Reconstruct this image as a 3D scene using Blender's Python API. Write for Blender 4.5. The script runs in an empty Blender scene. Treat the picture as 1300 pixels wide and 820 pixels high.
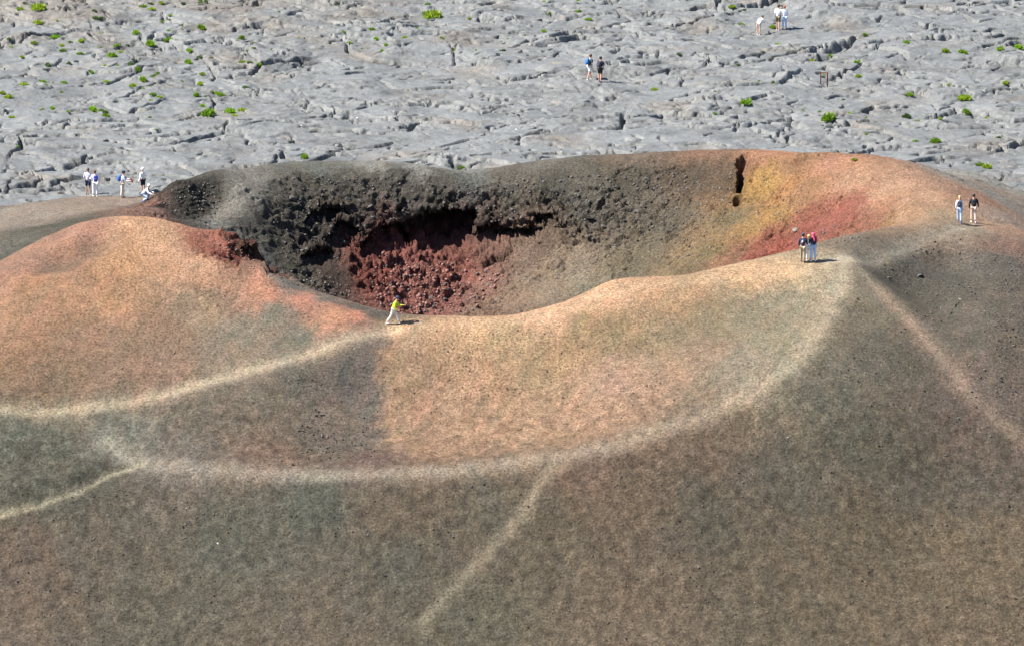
import bpy, bmesh, math, random
import numpy as np
from mathutils import Vector, Matrix, Euler

random.seed(7)
rng = np.random.default_rng(11)
SC = bpy.context.scene
COL = SC.collection
R = math.radians

# ------------------------------------------------------------------ camera
DIST, DEP, SCALE = 520.0, R(16.0), 0.047
FPX = DIST / SCALE
cam_d = bpy.data.cameras.new('camera')
cam = bpy.data.objects.new('camera', cam_d)
COL.objects.link(cam)
CAM = Vector((0, -DIST * math.cos(DEP), DIST * math.sin(DEP)))
cam.location = CAM
cam.rotation_euler = (R(90) - DEP, 0, 0)
cam_d.sensor_width = 36
cam_d.lens = 36 * FPX / 1300
cam_d.clip_start = 1
cam_d.clip_end = 20000
SC.camera = cam
FW = Vector((0, math.cos(DEP), -math.sin(DEP)))
UP = Vector((0, math.sin(DEP), math.cos(DEP)))


def ray(px, py):
    return Vector(((px - 650) / FPX, 0, 0)) + FW - UP * ((py - 410) / FPX)


def W(px, py, Y):
    d = ray(px, py)
    t = (Y - CAM.y) / d.y
    return (CAM.x + d.x * t, Y, CAM.z + d.z * t)


# ------------------------------------------------------------------ noise
_G = np.stack([np.cos(np.arange(256) / 256 * 2 * np.pi), np.sin(np.arange(256) / 256 * 2 * np.pi)], 1).astype(np.float32)


def _hash(ix, iy, iz, seed):
    h = (ix.astype(np.int64) * 374761393 + iy.astype(np.int64) * 668265263 + iz * 2147483647 + seed * 974634773) & 0xffffffff
    h = ((h ^ (h >> 13)) * 1274126177) & 0xffffffff
    h = ((h ^ (h >> 16)) * 2246822519) & 0xffffffff
    return h ^ (h >> 15)


def noise2(x, y, seed=0):
    xi = np.floor(x); yi = np.floor(y)
    fx = (x - xi).astype(np.float32); fy = (y - yi).astype(np.float32)
    u = fx * fx * fx * (fx * (fx * 6 - 15) + 10); v = fy * fy * fy * (fy * (fy * 6 - 15) + 10)
    def g(ox, oy):
        k = _hash(xi + ox, yi + oy, 0, seed) & 255
        return _G[k, 0] * (fx - ox) + _G[k, 1] * (fy - oy)
    a = g(0, 0); b = g(1, 0); c = g(0, 1); d = g(1, 1)
    return 1.5 * ((a + (b - a) * u) * (1 - v) + (c + (d - c) * u) * v)


def fbm(x, y, seed=0, octv=4, gain=0.5, lac=2.03):
    s = 0; a = 1.0; n = 0
    for i in range(octv):
        s = s + a * noise2(x, y, seed + i * 17); n += a
        x = x * lac + 3.7; y = y * lac - 1.3; a *= gain
    return s / n


def noise3(x, y, z, seed=0):
    xi = np.floor(x); yi = np.floor(y); zi = np.floor(z)
    fx = x - xi; fy = y - yi; fz = z - zi
    u = fx * fx * (3 - 2 * fx); v = fy * fy * (3 - 2 * fy); w = fz * fz * (3 - 2 * fz)
    def g(a, b, c):
        return (_hash(xi + a, yi + b, (zi + c).astype(np.int64) % 100003, seed) & 65535) / 32767.5 - 1
    r = 0
    for a in (0, 1):
        for b in (0, 1):
            for c in (0, 1):
                r = r + g(a, b, c) * (u if a else 1 - u) * (v if b else 1 - v) * (w if c else 1 - w)
    return r


def voro3(x, y, z, seed=0):
    """F1, F2 and a random value per cell"""
    xi = np.floor(x); yi = np.floor(y); zi = np.floor(z)
    f1 = np.full(x.shape, 9.0); f2 = np.full(x.shape, 9.0); cid = np.zeros(x.shape); tl = np.zeros(x.shape)
    for a in (-1, 0, 1):
        for b in (-1, 0, 1):
            for c in (-1, 0, 1):
                h = _hash(xi + a, yi + b, (zi + c).astype(np.int64) % 100003, seed)
                dx = xi + a + (h & 1023) / 1023 - x
                dy = yi + b + ((h >> 10) & 1023) / 1023 - y
                dz = zi + c + ((h >> 20) & 1023) / 1023 - z
                d = dx * dx + dy * dy + dz * dz
                m = d < f1
                f2 = np.where(m, f1, np.minimum(f2, d))
                cid = np.where(m, ((h * 7919) & 65535) / 65535, cid)
                q = h * 104729
                tl = np.where(m, dx * ((q & 255) / 127.5 - 1) + dy * (((q >> 8) & 255) / 127.5 - 1) + dz * (((q >> 16) & 255) / 127.5 - 1), tl)
                f1 = np.where(m, d, f1)
    return np.sqrt(f1), np.sqrt(f2), cid, tl


def voro2(x, y, seed=0):
    xi = np.floor(x); yi = np.floor(y)
    f1 = np.full(x.shape, 9.0); f2 = np.full(x.shape, 9.0); cid = np.zeros(x.shape)
    for a in (-1, 0, 1):
        for b in (-1, 0, 1):
            h = _hash(xi + a, yi + b, 0, seed)
            dx = xi + a + (h & 1023) / 1023 - x
            dy = yi + b + ((h >> 10) & 1023) / 1023 - y
            d = dx * dx + dy * dy
            m = d < f1
            f2 = np.where(m, f1, np.minimum(f2, d))
            cid = np.where(m, ((h * 7919) & 65535) / 65535, cid)
            f1 = np.where(m, d, f1)
    return np.sqrt(f1), np.sqrt(f2), cid


def sst(a, b, x):
    t = np.clip((x - a) / (b - a), 0, 1)
    return t * t * (3 - 2 * t)


def polydist(x, y, pts, reach):
    """distance to a polyline, its side sign (+ = far side) and the parameter along it"""
    d = np.full(x.shape, 1e3, np.float32); s = np.zeros(x.shape, np.float32)
    n = len(pts) - 1
    par = np.zeros(x.shape, np.float32)
    for i in range(n):
        ax, ay = pts[i]; bx, by = pts[i + 1]
        x0, x1 = min(ax, bx) - reach, max(ax, bx) + reach
        y0, y1 = min(ay, by) - reach, max(ay, by) + reach
        m = (x > x0) & (x < x1) & (y > y0) & (y < y1)
        if not m.any():
            continue
        X = x[m]; Y = y[m]
        L = (bx - ax) ** 2 + (by - ay) ** 2 + 1e-9
        t = np.clip(((X - ax) * (bx - ax) + (Y - ay) * (by - ay)) / L, 0, 1)
        dd = np.hypot(X - ax - t * (bx - ax), Y - ay - t * (by - ay))
        sg = (bx - ax) * (Y - ay) - (by - ay) * (X - ax)
        old = d[m]; k = dd < old
        d[m] = np.where(k, dd, old)
        s[m] = np.where(k, np.sign(sg), s[m])
        par[m] = np.where(k, (i + t) / n, par[m])
    return d, s, par


# ------------------------------------------------------------------ helpers
def tag(o, label=None, cat=None, group=None, kind=None):
    if label: o['label'] = label
    if cat: o['category'] = cat
    if group: o['group'] = group
    if kind: o['kind'] = kind
    return o


def link(name, me, mat=None, parent=None):
    o = bpy.data.objects.new(name, me)
    if mat is not None and len(me.materials) == 0:
        me.materials.append(mat)
    COL.objects.link(o)
    if parent is not None:
        o.parent = parent
    return o


def grid_mesh(name, P):
    ny, nx, _ = P.shape
    me = bpy.data.meshes.new(name)
    me.vertices.add(nx * ny)
    me.vertices.foreach_set('co', P.reshape(-1).astype(np.float32))
    idx = np.arange(nx * ny, dtype=np.int32).reshape(ny, nx)
    q = np.stack([idx[:-1, :-1], idx[:-1, 1:], idx[1:, 1:], idx[1:, :-1]], -1).reshape(-1)
    nf = (nx - 1) * (ny - 1)
    me.loops.add(nf * 4)
    me.loops.foreach_set('vertex_index', q)
    me.polygons.add(nf)
    me.polygons.foreach_set('loop_start', np.arange(nf, dtype=np.int32) * 4)
    me.polygons.foreach_set('loop_total', np.full(nf, 4, np.int32))
    me.polygons.foreach_set('use_smooth', np.ones(nf, bool))
    me.update(calc_edges=True)
    return me


def axis(dense0, dense1, step, lo, hi, grow=1.25):
    c = list(np.arange(dense0, dense1 + 1e-6, step))
    s = step; v = c[-1]; up = []
    while v < hi:
        s = min(s * grow, 400); v += s; up.append(v)
    s = step; v = c[0]; dn = []
    while v > lo:
        s = min(s * grow, 400); v -= s; dn.append(v)
    return np.array(dn[::-1] + c + up)


def lin(c):
    c = np.asarray(c, float) / 255
    return np.where(c <= 0.04045, c / 12.92, ((c + 0.055) / 1.055) ** 2.4)


# ------------------------------------------------------------------ cinder cone: control points of its relief
CP = []
def pl(*pts):
    for p in pts: CP.append(W(*p))
def xyz(*pts):
    for p in pts: CP.append(p)

back_rim = [(240,232,32.5),(262,226,34),(300,218,36),(340,212,38),(400,207,39.5),(470,206,40),(530,211,40),(590,219,40),(640,213,40),
            (700,204,40),(760,199,39.5),(830,196,39),(900,193,38.5),(960,193,37),(1020,196,35),(1080,203,32),(1140,215,29),(1190,235,26),(1232,255,23.5)]
pl(*back_rim)
for (a, b, c) in back_rim[1:15]:
    x, y, z = W(a, b, c)
    xyz((x * 1.03, y + 0.9, z - 0.12), (x * 1.06, y + 5, z - 2.4), (x * 1.12, y + 11, -5.6 if y + 11 > 44 else z - 4.2))
# front lip and right crest
pl((490,405,.3),(525,408,-.3),(560,408,-.5),(620,405,0),(690,392,1.5),(745,373,3),(780,355,4.2),(800,352.5,4.6),(860,350,5),(930,340,5.5),(1000,331,6.5),
   (1060,323,8),(1110,314,10.5),(1160,299,14),(1200,287,17),(1240,278,20))
# lip of the left mound, its top and its rocky scoop
pl((450,392,1.6),(400,374,2.8),(365,362,3.8),(338,351,4.4),(300,340,5.4),(270,326,6.8),(235,300,8.6))
pl((170,279,9.5),(110,287,9),(50,318,7.5),(0,346,6),(200,281,9.6),(232,286,10),(270,292,10.4),(296,298,10.4),(310,306,10.0),(323,321,9.3),(333,340,8.2))
pl((270,308,8.8),(300,322,8.2),(318,336,7.0))
xyz((-13.6, 9.5, -1.2), (-15.0, 11, -1.2), (-17.2, 12.6, -1.0), (-12.8, 7.5, -.3))
# ground behind the mound, ledge with the walkers
pl((150,266,28),(60,285,27),(0,300,25),(0,263,41),(60,257,39.5),(115,249,38),(155,251,36.5),(184,256,34),(100,262,31),(190,262,31),(205,262,30))
pl((60,312,17),(110,296,17))
pl((200,268,26))
# crater inside
for q in ([(550,230,38.6),(550,262,37.3),(550,320,35.6),(550,360,32.5),(550,398,29)],
          [(620,262,37.3),(620,320,35.2),(620,395,29)],
          [(700,238,37.3),(700,300,34.5),(700,345,31.5),(700,388,27.5)],
          [(800,238,36.5),(800,300,33),(800,350,29)],
          [(900,230,35.8),(900,265,32.7),(900,335,26.5)],
          [(960,250,32.5),(960,325,26)],
          [(1000,250,30.4),(1000,324,25.2)],
          [(1050,258,27.3),(1050,312,22.6)],
          [(1100,258,25),(1100,303,20.6)],
          [(1150,262,21.5),(1180,258,22)],
          [(450,232,38),(450,262,36),(450,320,32.8),(450,390,28)],
          [(350,260,33.8),(350,310,30.2),(350,348,27.6)],
          [(330,226,36.6),(308,250,32.6),(285,280,29.2)],
          [(262,250,33.2),(250,272,30.6)],
          [(225,262,29.6),(235,280,27.2)],
          [(500,400,27)]):
    pl(*q)
xyz((-6, 20, -8.6), (2, 20, -8.6), (-2, 24, -8.5), (8, 19, -6.2), (-14, 20, -6.2), (-4, 12, -6.0), (4, 12, -5.2), (12, 16, -3.4),
    (-12, 14, -4.2), (-1, 5, -2.4), (8, 9, -1.6), (-9, 7, -1.6), (17, 17, -1.4), (-18, 17, -2.4), (-19, 23, -3.6), (21, 18, .2))
# outer crest with the path, and left trail
pl((1075,327,7.6),(1058,380,2.5),(1020,440,-3),(960,495,-7),(870,540,-10),(780,570,-12),(690,590,-13.2),(560,603,-14),(430,607,-14),(330,605,-13.6),
   (250,598,-13),(170,590,-12),(100,548,-9.4))
pl((440,430,-2),(360,455,-3.5),(280,478,-5),(200,500,-6.5),(120,515,-7.5),(40,522,-8),(0,522,-8.2))
# bowl between lip and outer crest
pl((560,505,-5.5),(450,500,-5.2),(400,560,-9.6),(560,560,-9.5),(300,545,-9.6),(700,480,-4.3),(700,540,-8.5),(820,430,-1.6),(800,500,-7),(900,400,0.6),
   (930,440,-2.9),(980,380,2.6),(640,440,-2.4))
# mound flank to the left trail
pl((200,380,1.9),(100,400,.2),(0,430,-2),(300,400,1),(380,420,-.6),(60,470,-4.6),(200,450,-2.8),(0,380,2.2),(170,330,5.6))
# front slopes
pl((0,560,-11),(0,650,-16),(100,625,-14.8),(60,592,-12.2),(650,700,-18.8),(400,700,-19),(200,700,-18.6),(0,740,-20.4),(850,640,-16),(850,730,-20.6),
   (1000,600,-12.6),(1000,720,-19.2),(0,820,-24.4),(325,820,-25.2),(650,820,-25.2),(975,820,-25.4),(1300,820,-23))
# right flank
pl((1200,400,3.6),(1150,362,7.6),(1118,344,8.7),(1050,480,-5.3),(1030,530,-9.0),(1300,400,4.4),(1300,330,12.2),(1300,300,17),(1200,500,-4.4),(1100,500,-6.0),(1300,550,-6),(1200,600,-10.2),(1100,600,-11.8),
   (1300,690,-15),(1150,700,-16.6),(1250,330,11.8),(1200,338,12.0))
pl((1300,280,25.5),(1300,265,33.5),(1300,246,45),(1250,238,37),(1250,226,45),(1205,215,47.5))
for sx in (-1, 1):
    xyz((44 * sx, -40, -22), (44 * sx, -20, -17), (44 * sx, 0, -12.6), (44 * sx, 20, -10), (44 * sx, 35, -8.5), (44 * sx, 52, -8.5))
for x in (-30, -15, 0, 15, 30):
    xyz((x, 54, -8.5), (x, -44, -23))

C = np.array(CP)
def tps(r2):
    return r2 * np.log(r2 + 1e-9)
n = len(C)
D2 = (C[:, None, 0] - C[None, :, 0]) ** 2 + (C[:, None, 1] - C[None, :, 1]) ** 2
A = np.zeros((n + 3, n + 3))
A[:n, :n] = tps(D2) + np.eye(n) * .08
A[:n, n] = 1; A[:n, n + 1:] = C[:, :2]; A[n, :n] = 1; A[n + 1:, :n] = C[:, :2].T
sol = np.linalg.solve(A, np.concatenate([C[:, 2], [0, 0, 0]]))


def cone_h(x, y):
    out = np.empty(x.size)
    xf = x.ravel(); yf = y.ravel()
    for i in range(0, x.size, 20000):
        X = xf[i:i + 20000]; Y = yf[i:i + 20000]
        r2 = (X[:, None] - C[None, :, 0]) ** 2 + (Y[:, None] - C[None, :, 1]) ** 2
        out[i:i + 20000] = tps(r2) @ sol[:n] + sol[n] + sol[n + 1] * X + sol[n + 2] * Y
    return out.reshape(x.shape)


def upsample(fine, coarse, Z, ax):
    """Catmull-Rom from a regular coarse axis to a fine one"""
    t = (fine - coarse[0]) / (coarse[1] - coarse[0])
    i = np.clip(np.floor(t).astype(int), 1, len(coarse) - 3); f = t - i
    w = [(-f + 2 * f * f - f ** 3) / 2, (2 - 5 * f * f + 3 * f ** 3) / 2, (f + 4 * f * f - 3 * f ** 3) / 2, (f ** 3 - f * f) / 2]
    if ax == 0:
        return sum(w[k][:, None] * Z[i + k - 1] for k in range(4))
    return sum(w[k][None, :] * Z[:, i + k - 1] for k in range(4))


cxs = np.arange(-50, 50.01, 0.5); cys = np.arange(-50, 58.01, 0.5)
GX, GY = np.meshgrid(cxs, cys)
HC = cone_h(GX, GY)
xs = axis(-34, 34, 0.095, -46, 46); ys = axis(-27, 42, 0.095, -46, 54)
xs = xs[(xs > -49) & (xs < 49)]; ys = ys[(ys > -49) & (ys < 56)]
Z = upsample(xs, cxs, upsample(ys, cys, HC, 0), 1)
X, Y = np.meshgrid(xs, ys)

# base mesh for looking up where a pixel of the photo lands
me0 = grid_mesh('probe', np.stack([GX, GY, HC], -1))
probe = bpy.data.objects.new('probe', me0)
COL.objects.link(probe)
bpy.context.view_layer.update()


def cast(o, px, py):
    d = ray(px, py).normalized()
    ok, loc, nor, _ = o.ray_cast(CAM, d)
    return (loc, nor) if ok else (None, None)


def cone_xy(px, py):
    l = None
    while l is None:
        l, _ = cast(probe, px, py); py += 1.5
    return (l.x, l.y)


# --- masks over the cone, in world plan, from where things lie
def field(pts, vals, sharp=2.0, p=3.2):
    """smooth blend of control values over the plan (inverse-distance)"""
    gx, gy = np.meshgrid(np.arange(-50, 50.01, 0.4), np.arange(-50, 58.01, 0.4))
    pts = np.array(pts); vals = np.array(vals, float)
    num = np.zeros(gx.shape + (vals.shape[1],)); den = np.zeros(gx.shape)
    for (a, b), v in zip(pts, vals):
        w = 1 / ((gx - a) ** 2 + (gy - b) ** 2 + 0.15) ** (p / 2)
        num += w[..., None] * v; den += w
    return num / den[..., None]


def bil(F, x, y):
    tx = np.clip((x + 50) / 0.4, 0, F.shape[1] - 1.001); ty = np.clip((y + 50) / 0.4, 0, F.shape[0] - 1.001)
    i = tx.astype(int); j = ty.astype(int); fx = (tx - i)[..., None]; fy = (ty - j)[..., None]
    return (F[j, i] * (1 - fx) + F[j, i + 1] * fx) * (1 - fy) + (F[j + 1, i] * (1 - fx) + F[j + 1, i + 1] * fx) * fy


# rockiness: control pixels
rock_px = [(300,250,.35),(230,250,.6),(210,262,.5),(320,235,.15),(300,262,.12),(275,285,.15),(340,212,0),(360,240,.4),(400,235,.4),(400,280,1),(400,320,.9),(360,290,.8),(350,330,.35),(420,350,.4),
           (450,240,.5),(450,290,1),(450,340,.9),(500,228,.35),(500,270,1),(500,320,1),(520,360,1),(520,390,.9),(480,375,.9),(560,228,.35),(560,270,1),(560,330,1),(570,370,.8),(600,390,.5),
           (600,230,.35),(620,260,1),(620,300,1),(640,325,.7),(620,360,.4),(660,345,.25),(660,240,.45),(680,290,1),(700,260,.9),(720,230,.35),(720,300,.8),(740,330,.3),(700,370,.2),(760,360,.3),
           (780,230,.35),(780,270,.8),(800,300,.7),(800,335,.45),(840,230,.35),(850,270,.6),(850,310,.5),(850,338,.3),(900,215,.45),(900,260,.4),(900,300,.4),(930,240,.4),(930,300,.3),(940,330,.3),
           (960,220,.45),(980,250,.4),(1000,220,.3),(1000,280,.3),(1020,260,.25),(1050,230,.1),(1050,285,.4),(1080,280,.45),(1110,290,.4),(1120,250,.05),(1170,250,0),(1020,310,.2),(980,315,.3),
           (945,194,0),(965,195,0),(985,195,0),(470,207,0),(435,208,0),(500,209,0),(530,212,0),(560,215,0),(620,216,0),(660,210,0),(735,202,0),(765,200,0),(865,196,0),(310,219,0),(590,219,0),(700,205,.05),(800,197,.05),(900,194,.05),(400,208,0),(262,227,.1),
           (290,318,.9),(310,325,1),(325,335,1),(265,310,.5),(250,295,.15),(340,358,.05),(200,300,0),(240,340,0),
           (490,412,0),(560,412,0),(640,408,0),(720,390,0),(800,362,0),(930,345,0),(1060,330,0),(1190,280,0),
           (100,255,0),(170,258,0),(60,300,0),(140,266,0),(120,300,0),(30,280,0),(500,500,.0),(300,450,0),(100,420,0),(800,450,0),(700,650,0),(300,680,0),(1000,600,0),(1200,450,0),(1150,360,0),(1000,420,0),(380,420,0),(420,400,0)]
FR = field([cone_xy(a, b) for a, b, _ in rock_px], [[c] for *_, c in rock_px])
rock = bil(FR, X, Y)[..., 0]

# relief of the cone: soft undulation everywhere, cinder grain on the slopes
Z = Z + 0.10 * fbm(X / 4.2, Y / 4.2, 3, 3) * (1 - rock) + (0.035 + .045 * sst(0, -14, Y)) * fbm(X / 0.9, Y / 0.9, 5, 3)
Z = Z + .05 * sst(2, -12, Y) * fbm(X / .42, Y / .42, 7, 2)
Z = Z + 0.030 * fbm(X / 0.34, Y / 0.34, 9, 2) * np.clip(.35 + 1.2 * fbm(X / 3, Y / 3, 12, 2), 0.1, 1)
# trails are trodden: slightly dished and smoothed
TR = {}
def trail(name, pix, width):
    TR[name] = ([cone_xy(*p) for p in pix], width)
trail('left', [(500,417),(470,421),(430,432),(360,455),(280,478),(200,500),(120,514),(40,521),(-30,522)], .62)
trail('bench', [(130,560),(170,586),(250,598),(330,604),(430,606),(560,601),(640,592),(690,585),(780,568),(870,540),(960,500),(1020,450),(1055,390),(1072,340),(1076,328)], .78)
trail('lip', [(500,412),(560,411),(620,408),(690,396),(750,377),(800,363),(860,356),(930,346),(1000,337),(1060,329),(1110,318),(1160,303),(1200,291),(1240,282),(1300,290)], .8)
trail('down', [(700,592),(682,612),(672,632),(640,670),(610,700),(580,735),(530,790)], .6)
trail('right', [(1085,340),(1110,365),(1150,405),(1180,440),(1220,490),(1260,530),(1320,575)], .8)
trail('crest', [(1050,331),(1085,328),(1115,323),(1140,313),(1170,301),(1205,290),(1235,284)], .7)
trail('corner', [(175,588),(140,600),(100,622),(50,640),(0,652),(-40,660)], .36)
TD = {}
for k, (pts, wd) in TR.items():
    d, s, par = polydist(X, Y, pts, 4.0)
    wob = wd * (1 + .35 * fbm(X / 1.6, Y / 1.6, 31, 2))
    TD[k] = (np.exp(-(d / wob) ** 2), d, s, par)
    Z -= 0.10 * np.exp(-(d / wd) ** 2)
# bank above the corner trail
for pix, wd_, dp_ in (([(150,296),(112,311),(70,330),(20,356)], 1.0, .5), ([(1122,336),(1155,362),(1200,392),(1250,420)], 1.7, .55), ([(95,287),(60,303),(20,325)], 1.2, .4)):
    d, s, par = polydist(X, Y, [cone_xy(*p) for p in pix], 5.0)
    Z -= dp_ * np.exp(-(d / wd_) ** 2) * sst(0, .25, par) * sst(1, .7, par)
Z += .30 * np.exp(-(TD['bench'][1] / 1.3) ** 2) * sst(0, .2, TD['bench'][3])
dC, sC = TD['corner'][1], TD['corner'][2]
Z += 0.35 * np.exp(-((dC - 1.3) / .8) ** 2) * (sC < 0) * sst(.05, .4, TD['corner'][3])

# hollows under the ledges are pushed into the wall, then rock is pushed out along the normals
Pz = np.stack([X, Y, Z], -1)
m = rock > 0.06
Q = Pz[m]
def hollow(Q, cpx, cpy, cY, rx, rz, depth):
    cx, cy, cz = W(cpx, cpy, cY)
    wob = .32 * noise3(Q[:, 0] / .9, Q[:, 1] / .9, Q[:, 2] / .9, 83) + .16 * noise3(Q[:, 0] / .35, Q[:, 1] / .35, Q[:, 2] / .35, 85)
    u = (Q[:, 0] - cx) / rx; v = (Q[:, 2] - cz) / rz
    v = np.where(v > 0, v * 1.7, v * .85)
    lowr = sst(0, -.4, v)
    rr = np.sqrt(u * u + v * v) + wob * (1 - .7 * lowr)
    e = sst(1.08, .74, rr) * (1 - lowr) + sst(1.35, .35, rr) * lowr
    near = sst(5, 3, np.abs(Q[:, 1] - cy))
    Q[:, 1] += depth * e * near
    Q[:, 2] += .22 * depth * e * near
    return Q
Q = hollow(Q, 556, 292, 36.4, 2.4, 1.9, 4.0)
Q = hollow(Q, 488, 306, 35.8, 1.7, 1.3, 2.8)
Q = hollow(Q, 645, 296, 36.4, 2.1, .8, 2.2)
Q = hollow(Q, 438, 296, 35.2, 1.1, 1.4, 2.0)
Q = hollow(Q, 400, 318, 33.8, 1.0, .8, 1.6)
Q = hollow(Q, 690, 280, 36, 1.1, .7, 1.4)
Q = hollow(Q, 410, 270, 36, 1.0, .7, 1.2)
Q = hollow(Q, 322, 330, 8.0, .8, .7, 1.1)
Pz[m] = Q
N = np.cross(np.gradient(Pz, axis=1), np.gradient(Pz, axis=0))
N /= np.linalg.norm(N, axis=-1, keepdims=True) + 1e-9
px_, py_, pz_ = Q[:, 0], Q[:, 1], Q[:, 2]
rk = rock[m]
w1 = noise3(px_ / 1.5, py_ / 1.5, pz_ / 1.5, 41)
w2 = noise3(px_ / 1.5 + 9, py_ / 1.5, pz_ / 1.5, 43)
f1, f2, cid, tl = voro3(px_ / 1.5 + .35 * w1, py_ / 1.3 + .35 * w2, pz_ / 1.0, 51)
g1, g2, gid, gt = voro3(px_ / .62 + .3 * w2, py_ / .55 + .3 * w1, pz_ / .45, 57)
k1, k2, kid, kt = voro3(px_ / .30, py_ / .28, pz_ / .25, 59)
big = noise3(px_ / 3.2, py_ / 3.2, pz_ / 2.2, 61)
brk = sst(-.45, .25, noise3(px_ / 2.1, py_ / 2.1, pz_ / 1.4, 63) + .9 * (rk - .45))
d = rk * (.42 * big + (.45 * (cid - .5) + .38 * tl) * (.2 + .8 * brk) + (.32 * (gid - .5) + .36 * gt) * (.2 + .8 * brk) + (.16 * (kid - .5) + .2 * kt) * (.4 + .6 * brk))
d += .10 * rk * noise3(px_ / .22, py_ / .22, pz_ / .22, 71)
Pz[m] = Q + N[m] * d[:, None] * np.array([.7, 1.0, .85])
# the dark chimney notch in the right wall
nx_, ny_ = zip(*[cone_xy(a, b) for a, b in ((945,200),(944,220),(940,240),(936,258))])
d, s, par = polydist(X, Y, list(zip(nx_, ny_)), 2.5)
k = sst(.5, .06, d * (1 + .7 * par) + .3 * fbm(X / .45, Y / .45, 91, 3)) * (sst(.8, .6, par) + .8 * sst(.1, .04, abs(par - .93)))
Pz[..., 2] -= 1.9 * k
Pz[..., 0] -= .55 * k

cone_me = grid_mesh('cinder_cone', Pz)

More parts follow.
